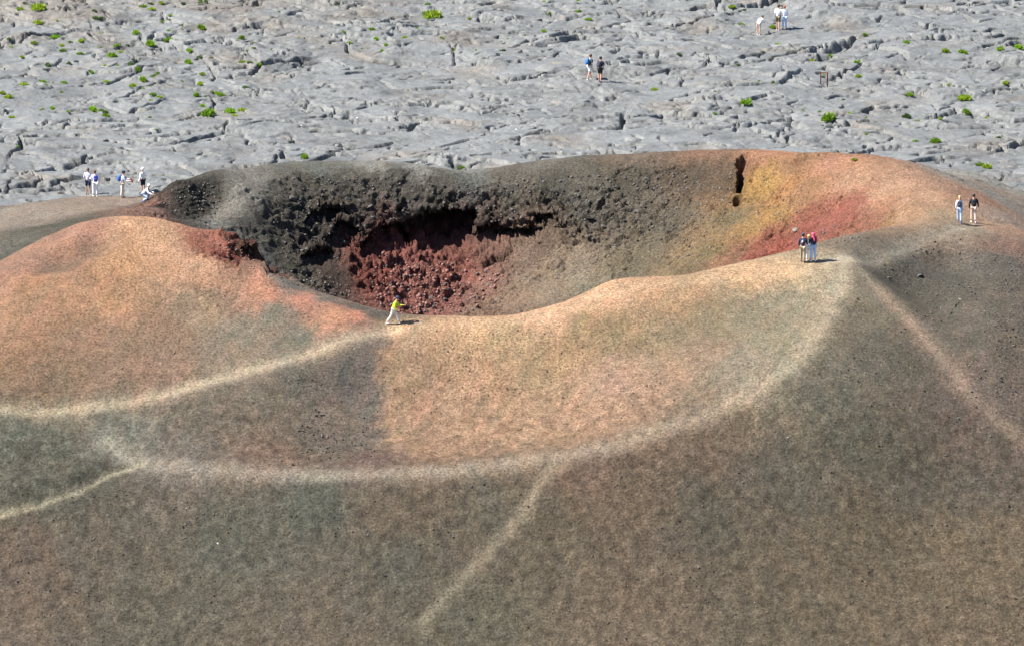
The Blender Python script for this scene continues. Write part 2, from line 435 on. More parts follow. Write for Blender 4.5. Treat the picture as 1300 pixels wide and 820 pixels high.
# ------------------------------------------------------------------ colours of the cinder (its own tones, with slope shading mixed into them)
col_px = [  # tones include shade: darker in creases, the cave and slopes facing away
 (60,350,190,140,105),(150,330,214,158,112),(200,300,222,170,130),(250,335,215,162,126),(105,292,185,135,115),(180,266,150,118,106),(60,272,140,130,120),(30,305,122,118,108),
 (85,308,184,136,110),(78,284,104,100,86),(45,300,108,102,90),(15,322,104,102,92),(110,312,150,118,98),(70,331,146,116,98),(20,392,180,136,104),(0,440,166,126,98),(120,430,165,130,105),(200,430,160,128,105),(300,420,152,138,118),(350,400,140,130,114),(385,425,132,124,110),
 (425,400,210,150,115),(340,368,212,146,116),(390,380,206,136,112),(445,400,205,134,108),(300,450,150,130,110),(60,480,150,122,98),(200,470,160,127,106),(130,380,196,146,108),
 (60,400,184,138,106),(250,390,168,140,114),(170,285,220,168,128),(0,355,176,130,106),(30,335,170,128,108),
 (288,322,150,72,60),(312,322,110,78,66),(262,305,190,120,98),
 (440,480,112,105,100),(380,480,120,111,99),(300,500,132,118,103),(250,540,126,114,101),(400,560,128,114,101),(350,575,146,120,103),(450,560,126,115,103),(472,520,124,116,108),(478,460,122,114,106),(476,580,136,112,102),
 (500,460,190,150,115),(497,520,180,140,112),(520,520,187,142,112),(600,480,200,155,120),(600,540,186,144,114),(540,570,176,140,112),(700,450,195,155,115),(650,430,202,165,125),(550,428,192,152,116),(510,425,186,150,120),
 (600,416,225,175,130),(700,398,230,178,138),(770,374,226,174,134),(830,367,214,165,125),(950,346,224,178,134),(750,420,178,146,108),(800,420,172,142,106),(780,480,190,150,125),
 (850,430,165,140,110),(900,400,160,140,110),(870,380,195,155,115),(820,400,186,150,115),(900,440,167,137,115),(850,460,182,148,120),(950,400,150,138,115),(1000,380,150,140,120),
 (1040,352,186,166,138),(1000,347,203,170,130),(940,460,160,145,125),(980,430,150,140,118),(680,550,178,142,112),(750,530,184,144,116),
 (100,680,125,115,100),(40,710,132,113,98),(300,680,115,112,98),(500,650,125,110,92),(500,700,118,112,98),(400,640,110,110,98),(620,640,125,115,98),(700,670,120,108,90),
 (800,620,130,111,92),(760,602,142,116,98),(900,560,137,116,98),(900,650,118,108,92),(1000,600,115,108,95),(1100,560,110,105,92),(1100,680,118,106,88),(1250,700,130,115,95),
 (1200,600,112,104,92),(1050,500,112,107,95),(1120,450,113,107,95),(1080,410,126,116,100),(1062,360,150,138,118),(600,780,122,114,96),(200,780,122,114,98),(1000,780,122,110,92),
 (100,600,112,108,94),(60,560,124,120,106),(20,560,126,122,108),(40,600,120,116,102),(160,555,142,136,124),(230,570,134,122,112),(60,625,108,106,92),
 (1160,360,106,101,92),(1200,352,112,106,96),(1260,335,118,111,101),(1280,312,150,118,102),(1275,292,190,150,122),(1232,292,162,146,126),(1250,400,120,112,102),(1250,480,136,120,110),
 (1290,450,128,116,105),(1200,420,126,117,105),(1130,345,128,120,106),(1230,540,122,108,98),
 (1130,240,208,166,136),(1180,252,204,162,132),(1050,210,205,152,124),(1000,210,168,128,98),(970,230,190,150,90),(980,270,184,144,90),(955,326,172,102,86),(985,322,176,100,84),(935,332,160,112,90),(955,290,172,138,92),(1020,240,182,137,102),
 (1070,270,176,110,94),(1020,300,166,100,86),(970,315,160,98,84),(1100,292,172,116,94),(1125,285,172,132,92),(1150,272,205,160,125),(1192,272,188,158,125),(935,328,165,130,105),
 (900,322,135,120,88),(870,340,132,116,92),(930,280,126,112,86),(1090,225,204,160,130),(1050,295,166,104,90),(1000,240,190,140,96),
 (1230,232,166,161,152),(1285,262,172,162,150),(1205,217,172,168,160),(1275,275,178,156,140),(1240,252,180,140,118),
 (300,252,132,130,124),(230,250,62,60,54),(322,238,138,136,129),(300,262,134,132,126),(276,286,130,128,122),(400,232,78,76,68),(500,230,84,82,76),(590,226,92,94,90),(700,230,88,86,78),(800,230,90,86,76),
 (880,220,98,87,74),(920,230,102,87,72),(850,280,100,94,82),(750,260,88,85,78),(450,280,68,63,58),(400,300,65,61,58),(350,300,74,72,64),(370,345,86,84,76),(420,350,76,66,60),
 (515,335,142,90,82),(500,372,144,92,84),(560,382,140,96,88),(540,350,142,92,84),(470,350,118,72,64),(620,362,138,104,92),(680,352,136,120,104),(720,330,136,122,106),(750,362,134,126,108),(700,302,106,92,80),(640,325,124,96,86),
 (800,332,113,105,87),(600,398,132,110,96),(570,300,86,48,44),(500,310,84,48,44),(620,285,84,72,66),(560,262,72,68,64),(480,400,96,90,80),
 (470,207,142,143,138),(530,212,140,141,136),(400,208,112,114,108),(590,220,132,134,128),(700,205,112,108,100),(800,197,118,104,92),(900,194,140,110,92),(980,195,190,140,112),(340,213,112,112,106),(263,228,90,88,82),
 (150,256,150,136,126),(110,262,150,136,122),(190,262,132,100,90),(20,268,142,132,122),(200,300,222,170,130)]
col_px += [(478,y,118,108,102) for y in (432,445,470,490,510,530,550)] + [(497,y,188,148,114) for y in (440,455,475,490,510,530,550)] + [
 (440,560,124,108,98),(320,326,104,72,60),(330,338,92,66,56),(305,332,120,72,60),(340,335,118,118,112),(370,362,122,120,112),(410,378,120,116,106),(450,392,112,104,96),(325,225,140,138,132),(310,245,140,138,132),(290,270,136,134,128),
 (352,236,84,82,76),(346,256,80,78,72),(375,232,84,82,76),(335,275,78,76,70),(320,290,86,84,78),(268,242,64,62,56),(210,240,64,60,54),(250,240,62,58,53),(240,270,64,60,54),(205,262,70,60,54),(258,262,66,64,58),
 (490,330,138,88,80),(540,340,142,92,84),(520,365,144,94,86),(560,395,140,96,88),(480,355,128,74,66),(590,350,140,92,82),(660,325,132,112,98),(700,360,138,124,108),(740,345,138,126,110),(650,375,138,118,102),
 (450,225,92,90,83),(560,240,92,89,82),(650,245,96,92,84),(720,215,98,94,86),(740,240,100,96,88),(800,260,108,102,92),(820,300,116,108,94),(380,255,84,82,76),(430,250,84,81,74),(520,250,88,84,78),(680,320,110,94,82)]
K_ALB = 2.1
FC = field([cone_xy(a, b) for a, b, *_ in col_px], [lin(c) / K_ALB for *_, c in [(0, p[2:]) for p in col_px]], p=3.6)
XW = X + .55 * fbm(X / 2.6, Y / 2.6, 101, 3) + .45 * fbm(X / .6, Y / .6, 105, 3); YW = Y + .9 * fbm(X / 2.6 + 40, Y / 2.6, 103, 3) + .6 * fbm(X / .6, Y / .6, 107, 3)
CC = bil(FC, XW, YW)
for k, c, amt in (('left', (184,164,136), .48), ('bench', (162,150,136), .42), ('lip', (226,186,146), .45), ('down', (150,134,112), .45), ('right', (150,124,106), .5), ('crest', (178,168,150), .7), ('corner', (156,146,122), .7)):
    w = TD[k][0] * amt * np.clip(.95 + .4 * fbm(X / 1.1, Y / 1.1, 111, 3), 0, 1)
    par = TD[k][3]
    if k == 'bench': w *= sst(0, .16, par) * (1 - .8 * sst(.5, .75, par))
    if k == 'down': w *= sst(1, .3, par)
    if k == 'right': w *= sst(0, .2, par) * (1 - .4 * sst(.5, .8, par))
    if k == 'left': w *= 1 - .45 * sst(.4, .0, par)
    if k == 'lip':
        w *= 1 - .7 * sst(.55, .75, par)
    CC = CC * (1 - w[..., None]) + (lin(c) / K_ALB) * w[..., None]
tread = np.max([TD[k][0] for k in ('left', 'bench', 'down', 'right', 'corner')], 0)
# mottling that belongs to the cinder: darker scoria, ochre and rusty drifts
CC *= (1 + (.22 * fbm(X / 1.5, Y / 1.5, 121, 4) + .48 * fbm(X / .5, Y / .5, 123, 3) * sst(2, -10, Y) + .30 * fbm(X / .9, Y / .9, 125, 2) * sst(2, -12, Y)) * (1 - .75 * tread))[..., None]
lum = CC @ np.array([.3, .6, .1])
CC = lum[..., None] + (CC - lum[..., None]) * (.86 + .10 * sst(18, 24, Y))[..., None]
CC *= 1 + sst(19, 10, X)[..., None] * sst(25, 30, Y)[..., None] * np.array([.40, .35, .32])  # far crater wall lightened in colour to offset its shading
CC *= np.array([1.0, 1.0, .965])
CC *= 1 + (sst(-13, -9, Y) * sst(13, 7, Y) * sst(24, 19, X))[..., None] * np.array([.12, .14, .12])
CC *= 1 + (sst(11, 18, X) * sst(9, 2, Y))[..., None] * np.array([.16, .12, .08])
# drifts of pinkish and ochre cinder that ran down the bowl and mound from the lip
run = fbm((X - .5 * Y) / .8, (Y + .5 * X) / 5.5, 141, 3) * sst(-14, -9, Y) * sst(10, 4, Y)
CC *= 1 + run[..., None] * np.array([.22, .10, .14])
front = sst(-9, -14, Y - .25 * np.abs(X)) + sst(21, 25, X) * sst(12, 6, Y)
CC *= 1 - np.clip(front, 0, 1)[..., None] * np.array([.10, .10, .12])
dr = fbm((X + .4 * Y) / 1.2, (Y - .4 * X) / 3.4, 131, 4)
CC *= 1 + dr[..., None] * np.array([.13, .06, -.01])
CC = np.clip(CC, .012, .6)


def set_col(me, name, c):
    a = me.color_attributes.new(name, 'FLOAT_COLOR', 'POINT')
    f = np.ones((len(me.vertices), 4), np.float32)
    f[:, :3] = c.reshape(-1, 3)
    a.data.foreach_set('color', f.ravel())


def set_f(me, name, v):
    a = me.attributes.new(name, 'FLOAT', 'POINT')
    a.data.foreach_set('value', v.astype(np.float32).ravel())


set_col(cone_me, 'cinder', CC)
set_f(cone_me, 'rock', rock)
set_f(cone_me, 'tread', tread)

# ------------------------------------------------------------------ lava plain
def plain_z(y):
    return -5 - 14 * sst(44, -40, y)
pxs = axis(-40, 40, 0.1, -7000, 7000, 1.3); pys = axis(41, 113, 0.1, -2500, 9000, 1.3)
X2, Y2 = np.meshgrid(pxs, pys)
vis = sst(46, 41, np.abs(X2)) * sst(36, 41, Y2) * sst(122, 114, Y2)


def plain_xy(px, py):
    d = ray(px, py); t = (-5 - CAM.z) / d.z
    return (d.x * t, CAM.y + d.y * t)


wx = X2 + .9 * fbm(X2 / 2.3, Y2 / 2.3, 201, 3); wy = Y2 + .9 * fbm(X2 / 2.3, Y2 / 2.3, 205, 3)
h = .55 * fbm(X2 / 11, Y2 / 11, 211, 3)
# flow lobes: rounded toes that end in small scarps
rough = sst(-.35, .5, fbm(X2 / 14, Y2 / 14, 221, 2) + .5 * sst(70, 105, Y2) * sst(10, -25, X2) + .25 * sst(60, 100, Y2) - .12)
t1 = fbm(wx / 6.5, wy / 5.0, 231, 4) * 5.0
st = np.floor(t1); fr = t1 - st
amp1 = .16 * sst(-.25, .45, fbm(X2 / 4, Y2 / 4, 235, 2)) * (.35 + .9 * rough)
h += amp1 * (st + sst(.0, .10, fr) * 1.0 + .25 * np.sqrt(np.clip(fr, 0, 1)))
t2 = fbm(wx / 2.2 + 7, wy / 1.8, 241, 3) * 4.0
st = np.floor(t2); fr = t2 - st
h += .03 * sst(-.15, .4, fbm(X2 / 3, Y2 / 3, 245, 2)) * (.3 + rough) * (st + sst(0, .14, fr))
# cooling cracks between crust plates
f1, f2, cid = voro2(wx / 3.6, wy / 3.0, 251)
e = f2 - f1
cr = sst(.075, .03, e) * sst(.1, .3, fbm(X2 / 3.3, Y2 / 3.3, 255, 2))
h += .11 * (cid - .5) * sst(0.0, .06, e) * (.3 + .8 * rough) - .4 * cr + .05 * (1 - f1) * (.5 + .5 * rough)
f1, f2, cid = voro2(wx / 1.25 + 3, wy / 1.0, 261)
e = f2 - f1
cr2 = sst(.13, .03, e) * sst(.15, .4, fbm(X2 / 2.5 + 5, Y2 / 2.5, 265, 2))
h += .03 * (cid - .5) * sst(0, .10, e) * (.3 + rough) * sst(-.2, .3, fbm(X2 / 3.1, Y2 / 3.1, 267, 2)) - .12 * cr2
# ropes
rp = np.sin(2 * np.pi * (fbm(wx / 5.5, wy / 5.5, 271, 3) * 11))
h += .016 * rp * sst(.2, .5, fbm(X2 / 3.7 + 11, Y2 / 3.7, 275, 2))
h += .025 * fbm(X2 / .55, Y2 / .45, 281, 3) * (.2 + rough)
chunk = sst(.12, .5, fbm(X2 / 5, Y2 / 4, 285, 3) + .3 * sst(5, -22, X2) * sst(72, 100, Y2) - .12)
f1, f2, cid = voro2(wx / .7, wy / .6, 287)
h += .17 * chunk * (cid - .4) * sst(.02, .2, f2 - f1)
# long thin contraction cracks that wander over the crust
for sc_, sy_, sd_, dp_, hw_, th_ in ((7.5, 4.0, 401, .5, .13, .16), (5.2, 2.8, 411, .45, .12, .22), (11.0, 4.2, 421, .6, .15, .12), (14.0, 3.4, 451, .55, .14, .14)):
    gq = fbm((X2 + .35 * (wx - X2)) / sc_, (Y2 + .35 * (wy - Y2)) / sy_, sd_, 4)
    ga, gb = np.gradient(gq, pys, pxs)
    ds = gq / (np.hypot(ga, gb) + .02)
    on = sst(th_ - .03, th_ + .18, fbm(X2 / 3.4, Y2 / 2.8, sd_ + 3, 2))
    h += on * (-dp_ * sst(hw_, hw_ * .35, np.abs(ds)) + .22 * dp_ * sst(-.04, .06, ds) * np.exp(-np.abs(ds) / 1.6))
# the fissures one can pick out: (pixels, width, depth, uplift of the far side)
FIS = [([(-20,245),(40,235),(65,236),(92,228)], .26, .5, .25), ([(40,222),(70,213),(110,205),(135,198)], .16, .3, .12), ([(65,168),(95,168),(130,166)], .16, .3, .15),
       ([(140,166),(165,163)], .14, .3, .15), ([(255,-4),(300,4),(335,2),(385,8)], .5, .9, .35), ([(440,48),(442,66),(474,77),(503,77)], .22, .5, .15),
       ([(503,42),(520,46),(560,44)], .3, .5, .2), ([(590,20),(640,27),(652,25)], .25, .5, .2), ([(705,56),(745,50),(757,57)], .25, .5, .25), ([(425,38),(455,35)], .2, .4, .15),
       ([(780,85),(808,83),(840,80),(870,82)], .22, .5, .2), ([(735,158),(790,156),(845,144),(870,145)], .2, .4, .15), ([(880,129),(925,128),(945,131),(974,124)], .24, .5, .15),
       ([(1032,66),(1055,64),(1088,54)], .75, .9, .3), ([(1035,78),(1060,78)], .4, .6, .2), ([(943,13),(970,11),(990,2)], .4, .7, .25), ([(880,14),(905,12)], .4, .6, .2),
       ([(1183,53),(1208,51)], .28, .6, .2), ([(1180,150),(1215,142),(1258,146)], .24, .5, .2), ([(1280,187),(1305,181)], .3, .6, .25), ([(1268,150),(1285,159),(1302,157)], .24, .5, .2),
       ([(1070,171),(1095,172)], .22, .5, .15), ([(1095,143),(1112,137)], .2, .5, .1), ([(1280,60),(1305,58)], .35, .6, .2), ([(780,88),(808,103)], .12, .3, .05),
       ([(760,104),(805,104)], .16, .35, .1), ([(520,115),(560,112),(640,112)], .16, .35, .15), ([(575,60),(578,80)], .14, .4, .0), ([(690,12),(715,24),(770,18)], .3, .5, .2),
       ([(370,160),(385,163),(335,165)], .16, .3, .1), ([(575,42),(640,46)], .16, .35, .15), ([(560,190),(595,182)], .16, .3, .1), ([(650,180),(700,172)], .16, .35, .12),
       ([(455,140),(475,133)], .16, .35, .12), ([(855,95),(940,96),(1000,103)], .16, .3, .12), ([(190,176),(250,170),(300,168)], .14, .3, .12), ([(30,55),(60,50),(95,45)], .3, .5, .2),
       ([(300,163),(350,160)], .14, .3, .1), ([(150,60),(180,58)], .25, .4, .15), ([(1100,60),(1150,55)], .2, .4, .15), ([(1150,198),(1210,190)], .14, .3, .1), ([(1185,110),(1240,125)], .12, .3, .05),
       ([(1000,105),(1015,108)], .2, .4, .1), ([(860,150),(950,155),(1040,165)], .12, .3, .1), ([(640,105),(720,100)], .14, .3, .12), ([(220,60),(235,66)], .3, .5, .2)]
FIS = [([plain_xy(*p) for p in pix], wd, dp, up) for pix, wd, dp, up in FIS]
fr_ = random.Random(17)
for _ in range(95):
    px, py = fr_.uniform(-10, 1310), fr_.uniform(5, 245)
    x, y = plain_xy(px, py); a = fr_.gauss(0, .45); path = [(x, y)]
    for _k in range(fr_.randint(3, 9)):
        a += fr_.gauss(0, .38); L_ = fr_.uniform(.6, 1.5); x += L_ * math.cos(a); y += L_ * math.sin(a); path.append((x, y))
    FIS.append((path, fr_.uniform(.12, .19), fr_.uniform(.3, .55), fr_.uniform(.06, .2)))
nzA = .07 * fbm(X2 / .5, Y2 / .5, 301, 2); nzB = .12 * fbm(X2 / 1.7, Y2 / 1.7, 303, 1)
for pix, wd, dp, up in FIS:
    d, s, par = polydist(X2, Y2, pix, 3.0)
    d = d + nzA + nzB * (d < 2.5)
    tape = np.clip(4 * par, .25, 1) * np.clip(4 * (1 - par), .25, 1)
    far = sst(-.05, .05, s * d)
    h += -dp * sst(wd, wd * .45, d / tape) + 1.2 * up * far * np.exp(-d / 1.3) * (d < 2.8)
sink = 9 * sst(1.0, .72, np.sqrt((X2 / 34) ** 2 + ((Y2 - 20) / 24) ** 2))
P2 = np.stack([X2, Y2, plain_z(Y2) + h * vis - sink - .02], -1)
plain_me = grid_mesh('lava_plain', P2)
# crust colour: silver-grey glassy skin, brownish where older flow shows, ochre dust in places
base = np.ones(X2.shape + (1,)) * (lin((133, 135, 134)) / K_ALB)
br = sst(.0, .55, fbm(X2 / 7, Y2 / 5, 311, 4) + .55 * sst(75, 108, Y2) * sst(5, -28, X2) - .05)
base = base * (1 - .6 * br[..., None]) + .6 * br[..., None] * lin((132, 121, 108)) / K_ALB
dk = sst(.05, .6, fbm(X2 / 3.2, Y2 / 2.2, 321, 4))
base *= 1 - .34 * dk[..., None]
_, _, pc = voro2(wx / 3.6, wy / 3.0, 251)
base *= (1 + .28 * (pc - .5) + .30 * fbm(X2 / .8, Y2 / .6, 331, 4))[..., None]
och = sst(.35, .7, fbm(X2 / 2.0, Y2 / 1.5, 341, 3)) * .5
base = base * (1 - och[..., None]) + och[..., None] * lin((172, 161, 140)) / K_ALB
set_col(plain_me, 'crust', np.clip(base, .02, .5))

bpy.data.objects.remove(probe)

# ------------------------------------------------------------------ materials
class NT:
    def __init__(s, name, rough=.9, spec=.25):
        s.m = bpy.data.materials.new(name); s.m.use_nodes = True
        s.t = s.m.node_tree; s.p = s.t.nodes['Principled BSDF']
        s.p.inputs['Roughness'].default_value = rough
        s.p.inputs['Specular IOR Level'].default_value = spec
    def n(s, typ, **kw):
        x = s.t.nodes.new(typ)
        for k, v in kw.items():
            if k in x.inputs: x.inputs[k].default_value = v
            else: setattr(x, k, v)
        return x
    def l(s, a, b): s.t.links.new(a, b)
    def math(s, op, a, b=None, c=None):
        x = s.n('ShaderNodeMath', operation=op)
        for i, v in enumerate((a, b, c)):
            if v is None: continue
            if hasattr(v, 'links') or hasattr(v, 'is_linked'): s.l(v, x.inputs[i])
            else: x.inputs[i].default_value = v
        return x.outputs[0]
    def noise(s, scale, detail=4, rough=.6, vec=None):
        x = s.n('ShaderNodeTexNoise', Scale=scale, Detail=detail, Roughness=rough)
        s.l(vec or s.obj(), x.inputs['Vector'])
        return x.outputs['Fac']
    def obj(s):
        if not hasattr(s, '_o'): s._o = s.n('ShaderNodeTexCoord')
        return s._o.outputs['Object']
    def ramp(s, fac, a, b, lo=0., hi=1.):
        x = s.n('ShaderNodeMapRange'); s.l(fac, x.inputs[0])
        x.inputs[1].default_value = a; x.inputs[2].default_value = b; x.inputs[3].default_value = lo; x.inputs[4].default_value = hi
        return x.outputs[0]
    def scale_col(s, col, fac):
        x = s.n('ShaderNodeVectorMath', operation='SCALE'); s.l(col, x.inputs[0]); s.l(fac, x.inputs['Scale'])
        return x.outputs[0]
    def mix(s, fac, a, b):
        x = s.n('ShaderNodeMix', data_type='RGBA')
        if isinstance(fac, (int, float)): x.inputs[0].default_value = fac
        else: s.l(fac, x.inputs[0])
        for v, i in ((a, 6), (b, 7)):
            if isinstance(v, tuple): x.inputs[i].default_value = (*v[:3], 1)
            else: s.l(v, x.inputs[i])
        return x.outputs[2]
    def bump(s, hgt, dist, strength=1.):
        x = s.n('ShaderNodeBump', Strength=strength, Distance=dist); s.l(hgt, x.inputs['Height'])
        if hasattr(s, '_b'): s.l(s._b, x.inputs['Normal'])
        s._b = x.outputs[0]; s.l(s._b, s.p.inputs['Normal'])
    def color(s, c): s.l(c, s.p.inputs['Base Color'])


g = NT('cinder', .95, .12)
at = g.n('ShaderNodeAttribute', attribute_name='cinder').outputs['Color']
rka = g.n('ShaderNodeAttribute', attribute_name='rock').outputs['Fac']
n1 = g.noise(7.5, 5, .65); n2 = g.noise(1.6, 4, .6)
v = g.math('MULTIPLY', g.ramp(n1, .30, .70, .38, 1.62), g.ramp(n2, .3, .7, .84, 1.16))
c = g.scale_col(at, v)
grain = g.n('ShaderNodeTexVoronoi', Scale=6.5); g.l(g.obj(), grain.inputs['Vector'])
gc = g.n('ShaderNodeSeparateColor'); g.l(grain.outputs['Color'], gc.inputs[0])
gsel = g.math('MULTIPLY', g.math('GREATER_THAN', gc.outputs[0], .93), g.ramp(grain.outputs['Distance'], .5, .3, 0, 1))
c = g.mix(g.math('MULTIPLY', gsel, .55), c, g.scale_col(c, g.ramp(gc.outputs[1], 0, 1, .35, 1.9)))
g.color(c)
n3 = g.noise(4.5, 6, .7); n4 = g.noise(14, 4, .7)
tra = g.ramp(g.n('ShaderNodeAttribute', attribute_name='tread').outputs['Fac'], 0, 1, 1, .25)
g.bump(g.math('MULTIPLY', n3, tra), .3, .9)
g.bump(g.math('MULTIPLY', n4, tra), .12, 1.)
M_cinder = g.m

g = NT('lava_crust', .62, .35)
at = g.n('ShaderNodeAttribute', attribute_name='crust').outputs['Color']
v = g.math('MULTIPLY', g.ramp(g.noise(6, 6, .7), .3, .7, .78, 1.22), g.ramp(g.noise(1.1, 5, .6), .3, .7, .88, 1.12))
g.color(g.scale_col(at, v))
g.bump(g.noise(2.2, 8, .68), .15, .9)
M_crust = g.m


def simple(name, rgb, rough=.8, var=.15, scale=18, bump=.0, spec=.3, rnd=0):
    g = NT(name, rough, spec)
    f = g.ramp(g.noise(scale, 4, .6), .3, .7, 1 - var, 1 + var)
    if rnd:
        f = g.math('MULTIPLY', f, g.ramp(g.n('ShaderNodeObjectInfo').outputs['Random'], 0, 1, 1 - rnd, 1 + rnd))
    cn = g.n('ShaderNodeRGB'); cn.outputs[0].default_value = (*rgb, 1)
    g.color(g.scale_col(cn.outputs[0], f))
    if bump: g.bump(g.noise(scale, 5, .7), bump)
    return g.m


cone = tag(link('cinder_cone', cone_me, M_cinder), 'rust and grey volcanic cinder cone with an open crater in the lava plain', 'hill', kind='structure')
plain = tag(link('lava_plain', plain_me, M_crust), 'silver grey sheet of cracked ropy lava around the cinder cone', 'ground', kind='structure')
bpy.context.view_layer.update()


def hit(px, py):
    a, na = cast(cone, px, py); b, nb = cast(plain, px, py)
    if a is None: return b, nb, 'plain'
    if b is None or (a - CAM).length < (b - CAM).length: return a, na, 'cone'
    return b, nb, 'plain'
#OBJ0
# ------------------------------------------------------------------ plants
def leaf_mesh(name, seed, nblade, spread, tall):
    r = random.Random(seed)
    V = []; F = []
    lumps = [(r.uniform(-.55, .55) * spread, r.uniform(-.45, .45) * spread, r.uniform(.25, .5) * spread) for _ in range(6)]
    for i in range(nblade):
        cx, cy, cr = lumps[i % 6]
        th = r.uniform(0, 2 * math.pi); ph = math.acos(r.uniform(0.0, 1)); rr = cr * r.uniform(.55, 1.08)
        p = Vector((cx + rr * math.sin(ph) * math.cos(th), cy + rr * math.sin(ph) * math.sin(th), max(.0, rr * math.cos(ph)) * tall + .02))
        dirn = (Vector((math.sin(ph) * math.cos(th), math.sin(ph) * math.sin(th), math.cos(ph) + .5)) + Vector((r.uniform(-.5, .5), r.uniform(-.5, .5), r.uniform(-.3, .5)))).normalized()
        sd_ = dirn.cross(Vector((r.uniform(-1, 1), r.uniform(-1, 1), r.uniform(-1, 1)))).normalized()
        L = r.uniform(.07, .15); wd = r.uniform(.018, .04); k = len(V)
        V += [p - sd_ * wd * .4, p + sd_ * wd * .4, p + dirn * L * .55 + sd_ * wd, p + dirn * L, p + dirn * L * .55 - sd_ * wd]
        F.append((k, k + 1, k + 2, k + 3, k + 4))
    me = bpy.data.meshes.new(name)
    me.from_pydata([tuple(v) for v in V], [], F)
    return me


def stem_mesh(seed, spread):
    r = random.Random(seed)
    bm = bmesh.new()
    for i in range(9):
        a = r.uniform(0, 6.28); e = Vector((math.cos(a) * spread * r.uniform(.2, .6), math.sin(a) * spread * r.uniform(.2, .6), r.uniform(.1, .3)))
        u = e.normalized().orthogonal() * .012; v2 = e.normalized().cross(u)
        q = [bm.verts.new(x) for x in (u, v2, -u)] + [bm.verts.new(e + x * .5) for x in (u, v2, -u)]
        for k in range(3):
            bm.faces.new((q[k], q[(k + 1) % 3], q[3 + (k + 1) % 3], q[3 + k]))
    me = bpy.data.meshes.new('stem'); bm.to_mesh(me); bm.free()
    return me


def leafmat(name, rgb):
    g = NT(name, .55, .3)
    cn = g.n('ShaderNodeRGB'); cn.outputs[0].default_value = (*rgb, 1)
    f = g.math('MULTIPLY', g.ramp(g.noise(9, 3, .6), .3, .7, .6, 1.4), g.ramp(g.n('ShaderNodeObjectInfo').outputs['Random'], 0, 1, .75, 1.25))
    c = g.scale_col(cn.outputs[0], f)
    g.color(c)
    tr = g.n('ShaderNodeBsdfTranslucent'); g.l(c, tr.inputs[0])
    mx = g.n('ShaderNodeMixShader'); mx.inputs[0].default_value = .3
    out = [x for x in g.t.nodes if x.type == 'OUTPUT_MATERIAL'][0]
    g.l(g.p.outputs[0], mx.inputs[1]); g.l(tr.outputs[0], mx.inputs[2]); g.l(mx.outputs[0], out.inputs[0])
    return g.m


M_leaf = leafmat('heath_leaf', (.19, .33, .022)); M_dleaf = leafmat('grey_green_leaf', (.10, .16, .05)); M_yleaf = leafmat('yellow_green_leaf', (.27, .37, .03)); M_stem = simple('heath_stem', (.10, .07, .045))
LEAF = [leaf_mesh('foliage', 100 + i, 420, .42, [.75, .6, .9, .45, .7, .55][i]) for i in range(6)]
LEAFD = [leaf_mesh('foliage', 140 + i, 420, .42, .7) for i in range(2)]
for i, m_ in enumerate(LEAF): m_.materials.append(M_leaf if i < 4 else M_yleaf)
for m_ in LEAFD: m_.materials.append(M_dleaf)
STEM = stem_mesh(5, .4); STEM.materials.append(M_stem)


def shrub(px, py, wpx, label, dark=False, kind='heath_shrub', flat=1.0):
    p, nrm, on = hit(px, py)
    if p is None: return
    wm = wpx * SCALE * (1 + p.y / DIST)
    o = bpy.data.objects.new(kind, None); COL.objects.link(o)
    o.location = p + Vector((0, 0, -.03)); o.empty_display_size = .2
    s = wm / .82
    o.scale = (s, s * random.uniform(.75, 1.0), s * flat * 1.55 * random.uniform(.85, 1.15)); o.rotation_euler = (0, 0, random.uniform(0, 6.28))
    tag(o, label, 'shrub', 'green shrubs growing in cracks of the lava')
    link('foliage', random.choice(LEAFD if dark else LEAF), None, o)
    link('stem', STEM, None, o)
    return o


